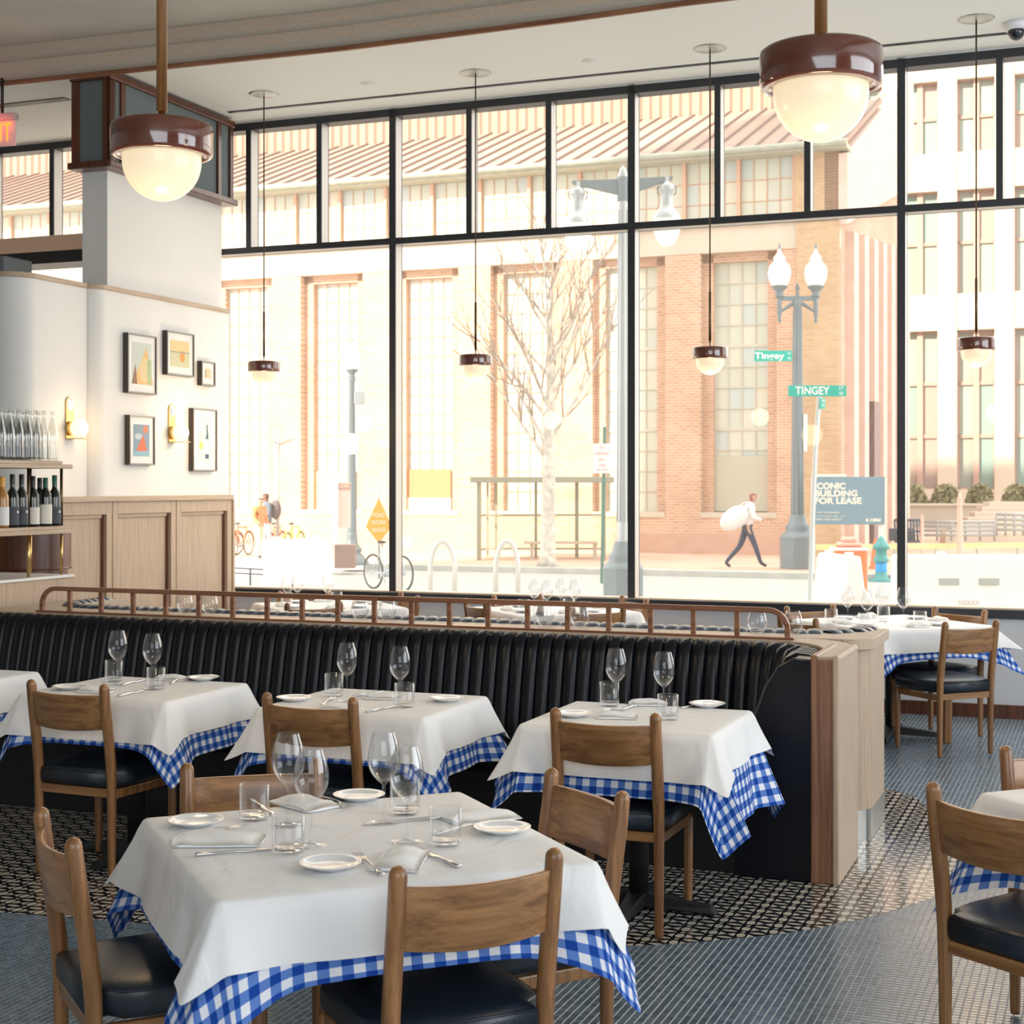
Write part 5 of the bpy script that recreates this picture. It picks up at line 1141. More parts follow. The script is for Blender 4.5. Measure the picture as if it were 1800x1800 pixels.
# caution tape band (yellow-green hoarding strip)
d = 39.5; tp = empty('hoarding_strip', (0,0,0)); tag(tp, 'long low yellow and green barrier strip across the far sidewalk at the right', 'barrier')
A = atd(1424, d); B = atd(1860, d+1.5)
YG = mottled('yellow_green_band', (.70,.66,.30), (.60,.64,.42), 1.5, .8)
m = MB(); m.beam((A.x,d,zy(962,d)),(B.x,d+1.5,zy(962,d)), .03, 10*d/F); m.build('band', YG, tp)
for k in range(7): f = k/6; x = A.x+(B.x-A.x)*f; y = d+1.5*f; m = MB(); m.tube([(x,y+.05,ZG),(x,y+.05,zy(957,d))], .03, 6); m.build('post', GM, tp)
# jersey barriers
def barrier(name, A, B, z0, hgt, label, w0=.6, w1=.2, slots=()):
    """water-filled barrier from A to B (xy)"""
    A = Vector((*A, z0)); B = Vector((*B, z0)); d = (B-A); L = d.length; o = empty(name, A, math.atan2(d.y, d.x)); m = MB()
    pr_ = [(-w0/2,0),(-w0/2,hgt*.12),(-w1/2-.06,hgt*.45),(-w1/2,hgt*.96),(-w1/2+.03,hgt),(w1/2-.03,hgt),(w1/2,hgt*.96),(w1/2+.06,hgt*.45),(w0/2,hgt*.12),(w0/2,0)]
    n = len(pr_); st_ = [(0,.82),(.04,1),(L*.33,1),(L*.36,.93),(L*.64,.93),(L*.67,1),(L-.04,1),(L,.82)]
    m.add([(x, y*k, z) for x, k in st_ for y, z in pr_], [tuple(range(n))]+[tuple((len(st_)-1)*n+k for k in range(n))[::-1]]+[(i*n+k,(i+1)*n+k,(i+1)*n+(k+1)%n,i*n+(k+1)%n) for i in range(len(st_)-1) for k in range(n)])
    m.build('shell', WHT, o, .03)
    m = MB(); m.tube([(L*.2,0,hgt),(L*.2,0,hgt+.05)], .07, 12); m.tube([(L*.8,0,hgt),(L*.8,0,hgt+.05)], .07, 12); m.build('filler_cap', WHT, o)
    for (x, z, w, h) in slots: MB().box(x-w/2, x+w/2, -w0/2*.62-.03, w0/2*.6, z-h/2, z+h/2).build('fork_slot', P('slot_grey', (.36,.40,.38), .7), o, .01)
    tag(o, label, 'barrier', 'white water-filled barriers'); return o
a = atd(462, 31.5); b = atd(578, 32.2); barrier('road_barrier', (a.x,31.5), (b.x,32.2), ZR, zy(947,31.8)-ZR, 'white plastic road barrier at the left, behind the left window table')
a = atd(1446, 25.5); b = atd(1520, 23.6); barrier('road_barrier', (a.x, 25.5), (b.x, 24.2), ZG, zy(976,24.5)-ZG, 'white plastic road barrier with shaped end, in front of the orange one', .75)
a = atd(1570, 23.6); b = atd(1990, 23.6); L3 = b.x-a.x
o3 = barrier('road_barrier', (a.x, 23.6), (b.x, 23.6), ZG, zy(975,23.6)-ZG, 'long white plastic road barrier along the right window', .6, .3, [((1662-1570)*23.6/F, zy(1021,23.6)-ZG, 35*23.6/F, 12*23.6/F), ((1732-1570)*23.6/F, zy(1021,23.6)-ZG, 35*23.6/F, 12*23.6/F)])
text('YODOCK', .10, P('embossed_grey', (.40,.38,.36), .7), 'lettering', o3, ((1693-1570)*23.6/F, -.30, zy(1057,23.6)-ZG), (PI/2-.1,0,0), width=.34)
# orange barrier with pinkish lid
d = 30; ob = empty('orange_barrier', atd(1492, d, ZR)); tag(ob, 'orange road barrier with pink top behind the white barrier', 'barrier'); w = 56*d/F/2
m = MB(); m.prism([(-w,-.3),(w,-.3),(w,.3),(-w,.3)], 0, zy(961,d)-ZR); m.build('body', ORG, ob, .08)
m = MB(); m.box(-w*1.02, w*1.02, -.32, .32, zy(967,d)-ZR, zy(962,d)-ZR); m.build('white_band', WHT, ob, .01)
m = MB(); m.prism([(-w*.72,-.2),(w*.72,-.2),(w*.72,.2),(-w*.72,.2)], zy(961,d)-ZR, zy(953,d)-ZR); m.prism([(-w*.45,-.15),(w*.45,-.15),(w*.45,.15),(-w*.45,.15)], zy(953,d)-ZR, zy(944,d)-ZR); m.build('lid', PINKO, ob, .06)
# hydrant like fixture: teal cap, blue body
d = 34.5; hy = empty('street_fixture', atd(1549, d, ZR)); tag(hy, 'teal and blue street fixture on a round base near the right window post', 'hydrant'); TEAL = P('teal_paint', (.06,.30,.30), .4); BLU = P('bright_blue_paint', (.02,.36,.78), .4)
m = MB(); m.lathe([(.26,0),(.26,.05),(.15,.08),(.13,.22)], 20); m.build('base', TEAL, hy); m = MB(); m.lathe([(.125,.22),(.13,.25),(.13,.42),(.12,.44)], 20); m.build('band', BLU, hy)
m = MB(); m.lathe([(.17,.44),(.18,.50),(.14,.54),(.12,.70),(.20,.74),(.17,.82),(.07,.95),(.03,1.02),(0,1.03)], 20); m.build('cap', TEAL, hy)
d = 37; q = atd(1538, d); m = MB(); m.lathe([(.16,0),(.16,.03),(.12,.04),(.03,.72),(0,.73)], 16); o = m.build('traffic_cone', ORG); o.location = (q.x, d, ZG); tag(o, 'small orange traffic cone behind the teal fixture', 'cone')
# ---- lease sign
SGN = P('slate_blue_board', (.17,.27,.34), .5); LET = P('cream_letters', (.85,.78,.66), .5)
d = 36; ls = empty('lease_sign', atd(1427, d, 0)); w = (1553-1427)*d/F; h = (922-838)*d/F; z0_ = zy(922, d); tag(ls, 'slate blue real-estate board reading ICONIC BUILDING FOR LEASE', 'sign')
MB().box(0, w, 0, .05, z0_, z0_+h).build('board', SGN, ls, .01)
MB().box(.0, w*.48, -.01, 0, z0_+h, z0_+h+.06).build('top_strip', LET, ls)
m = MB(); m.add([(w,.0,z0_),(w,.0,z0_+h),(w+.22,.9,z0_+h),(w+.22,.9,z0_)],[(0,1,2,3)]); so = m.build('return_board', SGN, ls); so.modifiers.new('s','SOLIDIFY').thickness = .03
for x, yy in ((.05,.06),(w-.05,.06),(w+.2,.9)): MB().box(x-.04, x+.04, yy, yy+.08, ZG, z0_+h).build('post', WHT, ls)
for k, (b_, s_) in enumerate((('ICONIC', .20), ('BUILDING', .20), ('FOR LEASE', .20))):
    wd_ = (.72, 1.0, 1.10)[k]; text(b_, s_, LET, 'lettering', ls, (.06, -.004, z0_+h*(.80-.155*k)), (PI/2,0,0), bold=.007, ax='LEFT', width=wd_)
text('WAIF WAUGHNER', .055, LET, 'lettering', ls, (.10, -.004, z0_+h*.25), (PI/2,0,0), ax='LEFT', width=.55); text('waif.waughner@  .com', .04, LET, 'lettering', ls, (.10, -.004, z0_+h*.18), (PI/2,0,0), ax='LEFT', width=.68); text('240.765.6621', .07, LET, 'lettering', ls, (.08, -.004, z0_+h*.11), (PI/2,0,0), ax='LEFT', width=.60); text('& CBRE', .09, LET, 'lettering', ls, (w-.42, -.004, z0_+h*.09), (PI/2,0,0), ax='LEFT', bold=.004, width=.36)
# ---- lamp posts
GPT = P('grey_blue_lamp_paint', (.19,.235,.26), .45, .2); GPL = P('light_grey_lamp_metal', (.42,.46,.48), .35, .5)
FRO = P('frosted_acorn_glass', (.85,.84,.80), .35, 0, .5, emit=(1,.95,.85), es=.12)
def acorn(par, x, y, z, k=1.0):
    m = MB(); m.lathe([(.07*k,0),(.10*k,.03*k),(.075*k,.08*k),(.10*k,.15*k),(.16*k,.20*k),(.17*k,.24*k)], 18, (x,y,z)); m.build('lamp_socket', GPT, par)
    m = MB(); m.lathe([(.15*k,.24*k),(.21*k,.36*k),(.235*k,.50*k),(.21*k,.64*k),(.12*k,.74*k),(.10*k,.78*k),(.13*k,.80*k),(.09*k,.86*k),(.04*k,.92*k),(.02*k,1.0*k),(0,1.04*k)], 22, (x,y,z)); m.build('acorn_globe', FRO, par)
    m = MB(); m.lathe([(.03*k,1.0*k),(.015*k,1.1*k),(0,1.14*k)], 10, (x,y,z)); m.build('finial', GPT, par)
def post_base(par, r, kind):
    m = MB()
    if kind == 'square': 
        m.prism([(r*3.0*math.cos(R(a)), r*3.0*math.sin(R(a))) for a in range(22, 382, 45)], 0, r*5.2); m.lathe([(r*2.9,r*5.2),(r*2.6,r*5.8),(r*2.0,r*6.2),(r*2.1,r*6.9),(r*1.6,r*7.5),(r*1.3,r*8.6),(r*1.15,r*9)], 20)
    else: m.lathe([(r*4.6,0),(r*4.7,r*.8),(r*4.0,r*1.6),(r*3.2,r*2.6),(r*2.4,r*3.4),(r*2.9,r*4.0),(r*2.6,r*4.6),(r*1.7,r*5.8),(r*1.45,r*7.8),(r*1.5,r*8.4),(r*1.2,r*9)], 24)
    m.build('base', GPT, par)
# double acorn post
d = 37; lp = empty('street_lamp', atd(1402, d, ZG)); tag(lp, 'double acorn street lamp in front of the brick corner, with street name plates', 'street lamp'); post_base(lp, .145, 'square')
m = MB(); zt_ = zy(525, d)-ZG; m.lathe([(.155,1.2),(.15,1.6),(.10,zt_-.2),(.13,zt_-.15),(.10,zt_)], 16); 
for a in range(0, 360, 45): m.tube([(.145*math.cos(R(a)),.145*math.sin(R(a)),1.3),(.095*math.cos(R(a)),.095*math.sin(R(a)),zt_-.3)], .018, 5)
m.build('pole', GPT, lp)
m = MB(); wA = 32*d/F
for sx in (-1, 1):
    m.tube([(0,0,zt_-.05),(sx*wA*.5,0,zt_-.18),(sx*wA*.9,0,zt_-.30),(sx*wA,0,zt_-.12)], .045, 8); m.box(min(0,sx*wA), max(0,sx*wA), -.04, .04, zt_-.05, zt_+.06); m.lathe([(.0,-.62),(.05,-.55),(.03,-.48),(.06,-.40),(.06,0)], 12, (sx*wA,0,zt_+.02))
m.lathe([(.05,.05),(.03,.2),(.06,.25),(0,.4)], 10, (0,0,zt_)); m.build('cross_arm', GPT, lp)
for sx in (-1, 1): acorn(lp, sx*wA, 0, zt_+.02, 1.18)
for yy in (617, 634, 733, 786): m = MB(); z = zy(yy, d)-ZG; m.lathe([(.155-.01*z,-.02),(.16-.01*z,-.02),(.16-.01*z,.02),(.155-.01*z,.02)], 16, (0,0,z)); m.build('strap', GPL, lp)
MB().box(.12, .22, -.08, .0, zy(794,d)-ZG, zy(728,d)-ZG).build('small_notice', P('notice_white', (.75,.74,.70), .6), lp, .01)
SG = P('street_sign_green', (.0,.42,.34), .4); SL = P('sign_white', (.9,.9,.88), .5)
sg1 = MB().box(-78*d/F, -12*d/F, -.19, -.17, zy(636,d)-ZG, zy(617.5,d)-ZG).build('street_sign', SG, lp); text('Tingey', .21, SL, 'lettering', sg1, (-52*d/F, -.193, zy(627,d)-ZG), (PI/2,0,0), bold=.004, width=52*d/F); text('ST', .08, SL, 'lettering', sg1, (-17*d/F, -.193, zy(622.5,d)-ZG), (PI/2,0,0)); text('SE', .08, SL, 'lettering', sg1, (-17*d/F, -.193, zy(631,d)-ZG), (PI/2,0,0))
# street name pole
d = 22; sp_ = empty('street_sign_pole', atd(1427, d, ZG)); tag(sp_, 'slightly leaning galvanised pole with green TINGEY ST SE name plate', 'sign'); GALV = P('galvanised_steel', (.50,.55,.56), .4, .5)
m = MB(); xt = (1441-1427)*d/F; m.tube([((x-1427)*d/F,0,max(0,zy(y,d)-ZG)) for x, y in ((1423,1080),(1429,900),(1433,800),(1438,725),(1441,690))], .036, 6, smooth=False); m.build('pole', GALV, sp_)
b1 = MB().box((1385-1427)*d/F, (1487-1427)*d/F, -.035, -.02, zy(697,d)-ZG, zy(677.5,d)-ZG).build('name_plate', SG, sp_, .004)
text('TINGEY', .155, SL, 'lettering', b1, (0*d/F, -.037, zy(687.5,d)-ZG), (PI/2,0,0), bold=.003, width=60*d/F, depth=.001); text('ST', .068, SL, 'lettering', b1, (51*d/F, -.037, zy(683,d)-ZG), (PI/2,0,0), depth=.001); text('SE', .068, SL, 'lettering', b1, (51*d/F, -.037, zy(692,d)-ZG), (PI/2,0,0), depth=.001)
b2_ = MB().box(-.05, .05, -.012, .0, zy(719,d)-ZG, zy(700,d)-ZG).build('name_plate', SG, sp_, .003, loc=(xt+.03,-.03,0), rz=R(35)); text('N', .07, SL, 'lettering', b2_, (.01,-.014,zy(705,d)-ZG), (PI/2,0,0), depth=.001); text('PL', .05, SL, 'lettering', b2_, (.01,-.014,zy(713,d)-ZG), (PI/2,0,0), depth=.001)
# big two-armed lamp
d = 26; tl = empty('street_lamp', atd(1095, d, ZG)); tag(tl, 'tall fluted double-arm street lamp with bell heads, right behind the middle window post', 'street lamp'); post_base(tl, .095*1.25, 'square')
zt_ = zy(296, d)-ZG; m = MB(); m.lathe([(.105,.9),(.10,1.6),(.075,zt_-.25),(.085,zt_-.1),(.06,zt_-.05),(.05,zt_),(.0,zt_+.05)], 14)
for a in range(0, 360, 40): m.tube([(.10*math.cos(R(a)),.10*math.sin(R(a)),1.4),(.075*math.cos(R(a)),.075*math.sin(R(a)),zt_-.7)], .014, 5)
m.build('pole', GPL, tl); m = MB(); m.lathe([(.10,zt_-.55),(.10,zt_-.15)], 14); m.build('collar', GPT, tl)
GLC = glassy('lamp_bowl_glass', (.93,.93,.92), .5, .12)
for sx, xx, yy in ((-1, 1016, 330), (1, 1172, 322)):
    x = (xx-1095)*d/F; z = zy(yy, d)-ZG; m = MB()
    m.add([(sx*.06,-.03,zt_-.18),(sx*.06,.03,zt_-.18),(x+sx*.10,.03,z+.12),(x+sx*.10,-.03,z+.12),(sx*.06,-.03,zt_-.46),(sx*.06,.03,zt_-.46),(x+sx*.10,.03,z+.06),(x+sx*.10,-.03,z+.06)],[(0,1,2,3),(7,6,5,4),(0,4,5,1),(1,5,6,2),(2,6,7,3),(3,7,4,0)]); m.build('arm', GPT, tl, .01)
    hd_ = MB(); hd_.lathe([(0,.10),(.05,.10),(.04,.04),(.07,.0),(.10,-.02),(.125,-.06),(.125,-.12),(.10,-.14),(.10,-.36),(.12,-.42),(.17,-.48),(.22,-.56),(.235,-.62)], 22, (x,0,z)); h_o = hd_.build('lamp_head', GPL, tl)
    for sy in (-1, 1): m = MB(); m.tube([(x+sy*.13,0,z-.05),(x+sy*.16,0,z-.08),(x+sy*.15,0,z-.18),(x+sy*.12,0,z-.2)], .012, 6); m.build('latch', GPT, h_o)
    m = MB(); m.lathe([(.235,-.62),(.24,-.70),(.22,-.82),(.17,-.95),(.10,-1.05),(.0,-1.08)], 22, (x,0,z)); m.build('lamp_bowl', FRO, h_o)
# single acorn lamp at the left
d = 38.7; l3 = empty('street_lamp', atd(618.5, d, ZG)); tag(l3, 'single acorn street lamp left of the window post, with small grey box', 'street lamp'); post_base(l3, .092, 'round')
m = MB(); zt_ = zy(662, d)-ZG; m.lathe([(.125,.7),(.12,1.2),(.075,zt_-.15),(.10,zt_-.1),(.07,zt_)], 14); m.build('pole', GPT, l3); acorn(l3, 0, 0, zt_-.05, .95)
MB().box(.06, .33, -.1, .1, zy(711,d)-ZG, zy(688,d)-ZG).build('grey_box', GPL, l3, .02); m = MB(); m.lathe([(.115,-.12),(.115,.40)], 14, (0,0,zy(790,d)-ZG)); m.build('poster_wrap', WHT, l3)
# twin flat-panel lamp
d = 43; l4 = empty('panel_lamp', atd(488, d, ZG)); tag(l4, 'slim post with two tilted flat panels near the walker with a backpack', 'street lamp'); m = MB(); m.tube([(0,0,0),(0,0,zy(775,d)-ZG)], .055, 8); m.build('pole', GPL, l4)
for sx in (-1, 1): m = MB(); z = zy(774,d)-ZG; m.add([(sx*.05,-.1,z-.05),(sx*.05+sx*.42,-.1,z+.10),(sx*.05+sx*.30,.3,z+.02),(sx*.02,.3,z-.13)],[(0,1,2,3)]); o = m.build('panel', GPL, l4); o.modifiers.new('s','SOLIDIFY').thickness = .03
# no parking sign
d = 33; npg = empty('parking_sign', atd(1058, d, ZG-.1)); tag(npg, 'white NO PARKING sign with red letters on a green post beside the bus shelter', 'sign'); GRP = P('green_post', (.10,.22,.18), .5)
m = MB(); m.beam((0,.02,0),(0.06,.02,zy(750,d)-ZG+.1), .07, .04); m.build('post', GRP, npg)
w = 32*d/F/2; nb = MB().box(-w, w, -.03, -.015, zy(832,d)-ZG+.1, zy(780,d)-ZG+.1).build('plate', P('bleached_sign_white', (.82,.78,.76), .5), npg, .004); RDL = P('faded_red_letters', (.70,.34,.34), .6)
for k, t_ in enumerate(('NO', 'PARKING', 'ANY', 'TIME')): text(t_, .105, RDL, 'lettering', nb, (0,-.033, zy(787+10.5*k,d)-ZG+.1), (PI/2,0,0), depth=.001, width=[.12,.30,.15,.18][k])
m = MB(); z = zy(826,d)-ZG+.1; m.add([(-.13,-.033,z),(-.07,-.033,z+.03),(-.07,-.033,z+.01),(.13,-.033,z+.01),(.13,-.033,z-.01),(-.07,-.033,z-.01),(-.07,-.033,z-.03)],[(0,1,2,3,4,5,6)]); m.build('arrow', RDL, nb)
# bus shelter
d = 41; bs = empty('bus_shelter', (0,0,0)); tag(bs, 'open metal bus shelter with flat roof behind the birch tree', 'bus shelter'); SHM = P('olive_grey_metal', (.33,.33,.26), .5, .3); GLS = glassy('shelter_glass', (.95,.95,.92), .25, .05)
X0, X1 = atd(833,d).x, atd(1073,d).x; zr = zy(838,d); MB().box(X0-.1, X1+.1, d-.1, d+1.7, zr-.16, zr).build('roof', SHM, bs, .02)
for px_, dy, w in ((842,0,.12),(1061,0,.12),(857,1.5,.06),(872,1.5,.07),(942,1.5,.08),(1014,1.5,.10)): q = atd(px_, d+dy); MB().box(q.x-w/2, q.x+w/2, d+dy, d+dy+.08, ZG, zr-.1).build('post', SHM, bs)
for yy in (906, 966): z = zy(yy, d+1); m = MB(); m.beam((atd(846,d+1.5).x,d+1.52,z),(X1-.1,d+1.52,z), .05, .05); m.build('rail', SHM, bs); m = MB(); m.beam((X0+.1,d,z),(X0+.25,d+1.5,z), .04, .05); m.build('rail', SHM, bs)
MB().box(X0+.4, X1-.15, d+1.53, d+1.55, ZG+.25, zr-.3).build('glass_panel', GLS, bs)
z = zy(956,d+.8); MB().box(atd(921,d).x, atd(1054,d).x, d+.7, d+1.1, z, z+.06).build('bench', STONE, bs, .01)
for px_ in (935, 1046): q = atd(px_, d+.9); MB().box(q.x-.05, q.x+.05, d+.8, d+1.0, ZG, z).build('bench_leg', STONE, bs)
# bike racks (hoops)
RK = P('brushed_rack_steel', (.60,.60,.57), .3, .6)
for k, (px_, w) in enumerate(((778,44),(891,40))):
    d = 27; q = atd(px_, d); a_ = w*d/F/2; zt_ = zy(952,d)-ZG; m = MB(); m.tube([(-a_,0,0),(-a_*1.0,0,zt_*.45)]+[(a_*math.cos(R(t)), .0, zt_*.5+zt_*.5*math.sin(R(t))) for t in range(170,0,-12)]+[(a_,0,zt_*.45),(a_,0,0)], .045, 10)
    o = m.build('bike_rack', RK); o.location = (q.x, d, ZG); o.rotation_euler.z = RA*.5; tag(o, 'steel hoop bike rack outside, '+['left one','right one, nearer the birch'][k], 'bike rack', 'hoop bike racks')
# birch tree -----------------------------------------------------------
d = 38; tr = empty('birch_tree', atd(963, d, ZG)); tag(tr, 'leafless young pale-barked tree on the far sidewalk', 'tree'); BARK = mottled('birch_bark', (.42,.38,.33), (.74,.70,.63), 6, .9, .3); TWG = P('twig_bark', (.40,.31,.25), .9)
m = MB(); tp_ = [(0,0,0),(0.0,0,.25),(.01,0,1.2),(.03,0,2.2),(.02,0,2.9),(.06,0,4.0),(.03,0,5.2),(.08,0,6.4),(.12,0,7.6)]
m.tube(tp_, [.30,.19,.17,.155,.15,.11,.08,.045,.012], 12); m.build('trunk', BARK, tr)
rt = random.Random(5); brs = MB(); tw = MB()
def branch(p, d_, L, r, lvl):
    n = 5; pts_ = [p]; q = p; dd = d_.copy()
    for k in range(n):
        dd = (dd+Vector((rt.uniform(-.12,.12), rt.uniform(-.12,.12), rt.uniform(.0,.14)))).normalized(); q = q+dd*(L/n); pts_.append(q)
    (brs if lvl < 2 else tw).tube(pts_, [max(.004, r*(1-k/(n+.6))) for k in range(n+1)], 6 if lvl < 2 else 4, caps=False)
    if lvl >= 3: return
    for k in range(1, n+1):
        for _ in range(2 if lvl < 2 else 1):
            if rt.random() < .82:
                ax = Vector((rt.uniform(-1,1), rt.uniform(-1,1), rt.uniform(-.3,.8))).normalized(); nd = (dd*1.1+ax*.65).normalized(); branch(pts_[k], nd, L*rt.uniform(.35,.52), r*.45, lvl+1)
for k in range(19):
    z = 2.55+k*.27; a = rt.uniform(0, 2*PI) if k % 2 else (0 if k % 4 else PI)+rt.uniform(-.5,.5); up = rt.uniform(.75, 1.15)+k*.03
    L = (2.9 if k < 12 else 1.9)*rt.uniform(.8,1.1); branch(Vector((.03,0,z)), Vector((math.cos(a), math.sin(a)*.7, up)).normalized(), L, .065-.002*k, 1)
brs.build('branches', BARK, tr); o = tw.build('twigs', TWG, tr); o['kind'] = 'stuff'
# ---- bicycles
def bicycle(name, loc, rz, col, label, basket=False, fender=None, s=1.0):
    b = empty(name, loc, rz); b.scale = (s,s,s); 
    m = MB(); m.tube([(.33*math.cos(R(a)), 0, .34+.33*math.sin(R(a))) for a in range(0,360,15)], .018, 6, closed=True)
    me = m.mesh('tyre', TYRE); m = MB(); m.tube([(.305*math.cos(R(a)), 0, .34+.305*math.sin(R(a))) for a in range(0,360,20)], .008, 5, closed=True)
    for a in range(0, 360, 24): m.tube([(0,.02 if a%48 else -.02,.34),(.30*math.cos(R(a)),0,.34+.30*math.sin(R(a)))], .002, 3, caps=False)
    m.tube([(0,-.04,.34),(0,.04,.34)], .025, 8); rm = m.mesh('rim', GPL)
    for x in (-.52, .52): w = inst(me, 'tyre', b, (x,0,0)); inst(rm, 'rim', w)
    m = MB(); BBk = (-.08,0,.30); ST = (-.20,0,.82); HT = (.36,0,.80); HB = (.40,0,.62); RAx = (-.52,0,.34); FA = (.52,0,.34)
    for p, q in ((BBk,ST),(BBk,HB),(ST,HT),(HT,HB)): m.tube([p,q], .018, 7)
    for sy in (-.05,.05): m.tube([(RAx[0],sy,RAx[2]),(BBk[0],sy*.6,BBk[2])], .010, 6); m.tube([(RAx[0],sy,RAx[2]),(ST[0],sy*.3,ST[2]-.05)], .009, 6); m.tube([(HB[0],sy,HB[2]),(FA[0],sy,FA[2])], .012, 6)
    m.build('frame', col, b)
    m = MB(); m.tube([HT,(.33,0,.98)], .014, 6); m.tube([(.22,-.28,1.0),(.33,-.12,1.02),(.33,.12,1.02),(.22,.28,1.0)], .013, 6); m.build('handlebar', GPL, b)
    m = MB(); m.ball((-.22,0,.92), (.13,.07,.03), 12, 6); m.tube([ST,(-.22,0,.92)], .013, 6); m.build('saddle', TYRE, b)
    m = MB(); m.tube([(BBk[0],-.07,BBk[2]),(BBk[0],.07,BBk[2])], .05, 10); m.tube([(BBk[0],-.08,BBk[2]),(BBk[0]+.1,-.08,BBk[2]-.14)], .012, 6); m.tube([(BBk[0],.08,BBk[2]),(BBk[0]-.1,.08,BBk[2]+.14)], .012, 6); m.build('crank', GPL, b)
    if basket: m = MB(); m.box(-.14+.52, .14+.50, -.14, .14, .82, 1.02); m.build('basket', WHT if basket == 1 else ORG, b, .03)
    if fender: 
        for x in (-.52,.52): m = MB(); m.tube([(x+.36*math.cos(R(a)),0,.34+.36*math.sin(R(a))) for a in range(10,171,20)], .02, 5); m.build('mudguard', fender, b)
    return tag(b, label, 'bicycle')
TYRE = P('tyre_rubber', (.04,.045,.05), .7)
q = atd(682, 29.5); bicycle('bicycle', (q.x, 29.5, ZG), R(-52), P('pale_blue_frame', (.62,.68,.72), .35), 'pale bicycle with white helmet basket parked by the window post', 1, None, 1.0)
RB = P('red_share_bike', (.78,.20,.10), .5); YB = P('yellow_share_bike', (.80,.72,.10), .5)
for k, (px_, c_, a_) in enumerate(((404,RB,60),(433,RB,75),(494,RB,80),(525,YB,78))): q = atd(px_, 44.5); bicycle('bicycle', (q.x, 43.6, ZG), R(a_), c_, ['red share bicycle at the far left edge of the window','red share bicycle left of the backpack walker','red share bicycle behind the slim panel post','yellow share bicycle right of the slim panel post'][k], False, c_)
# orange construction diamond on a stand
d = 33; cs_ = empty('construction_sign', atd(666, d, ZG)); tag(cs_, 'orange diamond construction sign behind the parked bicycle', 'sign'); w = 23*d/F; za = zy(875,d)-ZG; zb_ = zy(955,d)-ZG
m = MB(); zm = za-.75*(za-zb_)*.85; pl_ = [(0,za),(w,zm),(0,zb_),(-w,zm)]; m.add([(x,-.01,z) for x,z in pl_]+[(x,.01,z) for x,z in pl_],[(0,3,2,1),(4,5,6,7),(0,1,5,4),(1,2,6,5),(2,3,7,6),(3,0,4,7)]); m.build('panel', P('faded_sign_orange', (.85,.38,.06), .6), cs_)
m = MB(); m.tube([(0,.04,0),(0,.04,za+.25)], .03, 6); m.build('mast', GPL, cs_)
for k, t_ in enumerate(('ROAD','WORK','AHEAD')): text(t_, .13, P('sign_pale', (.9,.72,.55), .6) if 0 else LET, 'lettering', cs_, (0,-.013, zm+.10-.16*k+.15), (PI/2,0,0), depth=.001, width=[.26,.32,.30][k])
# poster stand
d = 37; ps_ = empty('poster_stand', (0,0,0)); tag(ps_, 'white kiosk board with pale pink poster beside the single lamp', 'sign'); A = atd(583,d); B = atd(594,d)
MB().box(A.x, B.x, d, d+.35, zy(958,d), zy(848,d)).build('side', WHT, ps_, .01); C_ = atd(616,d+.1); po = MB().box(B.x, C_.x, d+.1, d+.14, zy(928,d), zy(848,d)).build('poster', P('pale_pink_poster', (.80,.58,.52), .7), ps_)
MB().box(B.x, C_.x, d+.09, d+.1, zy(861,d), zy(850,d)).build('poster_head', P('brown_strip', (.5,.3,.24), .7), po); text('NOMA', .13, LET, 'lettering', po, ((B.x+C_.x)/2, d+.088, zy(855,d)), (PI/2,0,0), depth=.001, width=.22)
MB().box(B.x-.1, C_.x+.1, d+.1, d+.6, ZG, zy(958,d)).build('dark_base', P('brown_base', (.30,.21,.18), .7), ps_, .02)
# thin street railing lower left
d = 24; rl = empty('street_railing', (0,0,0)); tag(rl, 'thin dark street railing at the lower left of the window', 'railing')
A = atd(330,d+.8); B = atd(462,d)
for yy in (1001,1010): m = MB(); m.tube([(A.x,d+.8,zy(yy-2,d)),(B.x,d,zy(yy,d))], .012, 6); m.build('bar', DM, rl)
for px_ in (365,440): q = atd(px_, d+.2); m = MB(); m.tube([(q.x,d+.2,ZG),(q.x,d+.2,zy(1001,d))], .016, 6); m.build('post', DM, rl)
# ---- people (one continuous skinned body each)
def person(name, loc, rz, joints, bonds, radii, zones, label, s=1.0):
    me = bpy.data.meshes.new('b'); ks = list(joints); me.from_pydata([joints[k] for k in ks], [(ks.index(a), ks.index(b)) for a, b in bonds], []); ob = bpy.data.objects.new('b', me); COL.objects.link(ob)
    sk = ob.modifiers.new('skin', 'SKIN'); sk.use_smooth_shade = True
    for i, k in enumerate(ks): r_ = radii[k]; me.skin_vertices[0].data[i].radius = r_ if isinstance(r_, tuple) else (r_, r_)
    me.skin_vertices[0].data[ks.index('pelvis')].use_root = True
    ob.modifiers.new('sub', 'SUBSURF').levels = 2; ob.modifiers['sub'].render_levels = 2
    dg = bpy.context.evaluated_depsgraph_get(); nm = bpy.data.meshes.new_from_object(ob.evaluated_get(dg)); bpy.data.objects.remove(ob)
    nm.materials.clear(); ms = []
    for z in zones: 
        if z[1] not in ms: ms.append(z[1])
    for m_ in ms: nm.materials.append(m_)
    for p in nm.polygons:
        p.use_smooth = True
        for test, m_ in zones:
            if test(p.center): p.material_index = ms.index(m_); break
    root = empty(name, loc, rz); root.scale = (s,s,s); o = bpy.data.objects.new('body', nm); COL.objects.link(o); o.parent = root; tag(root, label, 'person'); return root
SKN = P('skin', (.55,.33,.24), .6); SKD = P('skin_brown', (.25,.12,.08), .6)
TRS = P('navy_trousers', (.045,.06,.11), .8); SHW = P('white_shirt', (.82,.78,.76), .8); SHO = P('dark_shoes', (.03,.035,.05), .5); HRD = P('red_brown_hair', (.26,.09,.06), .7)
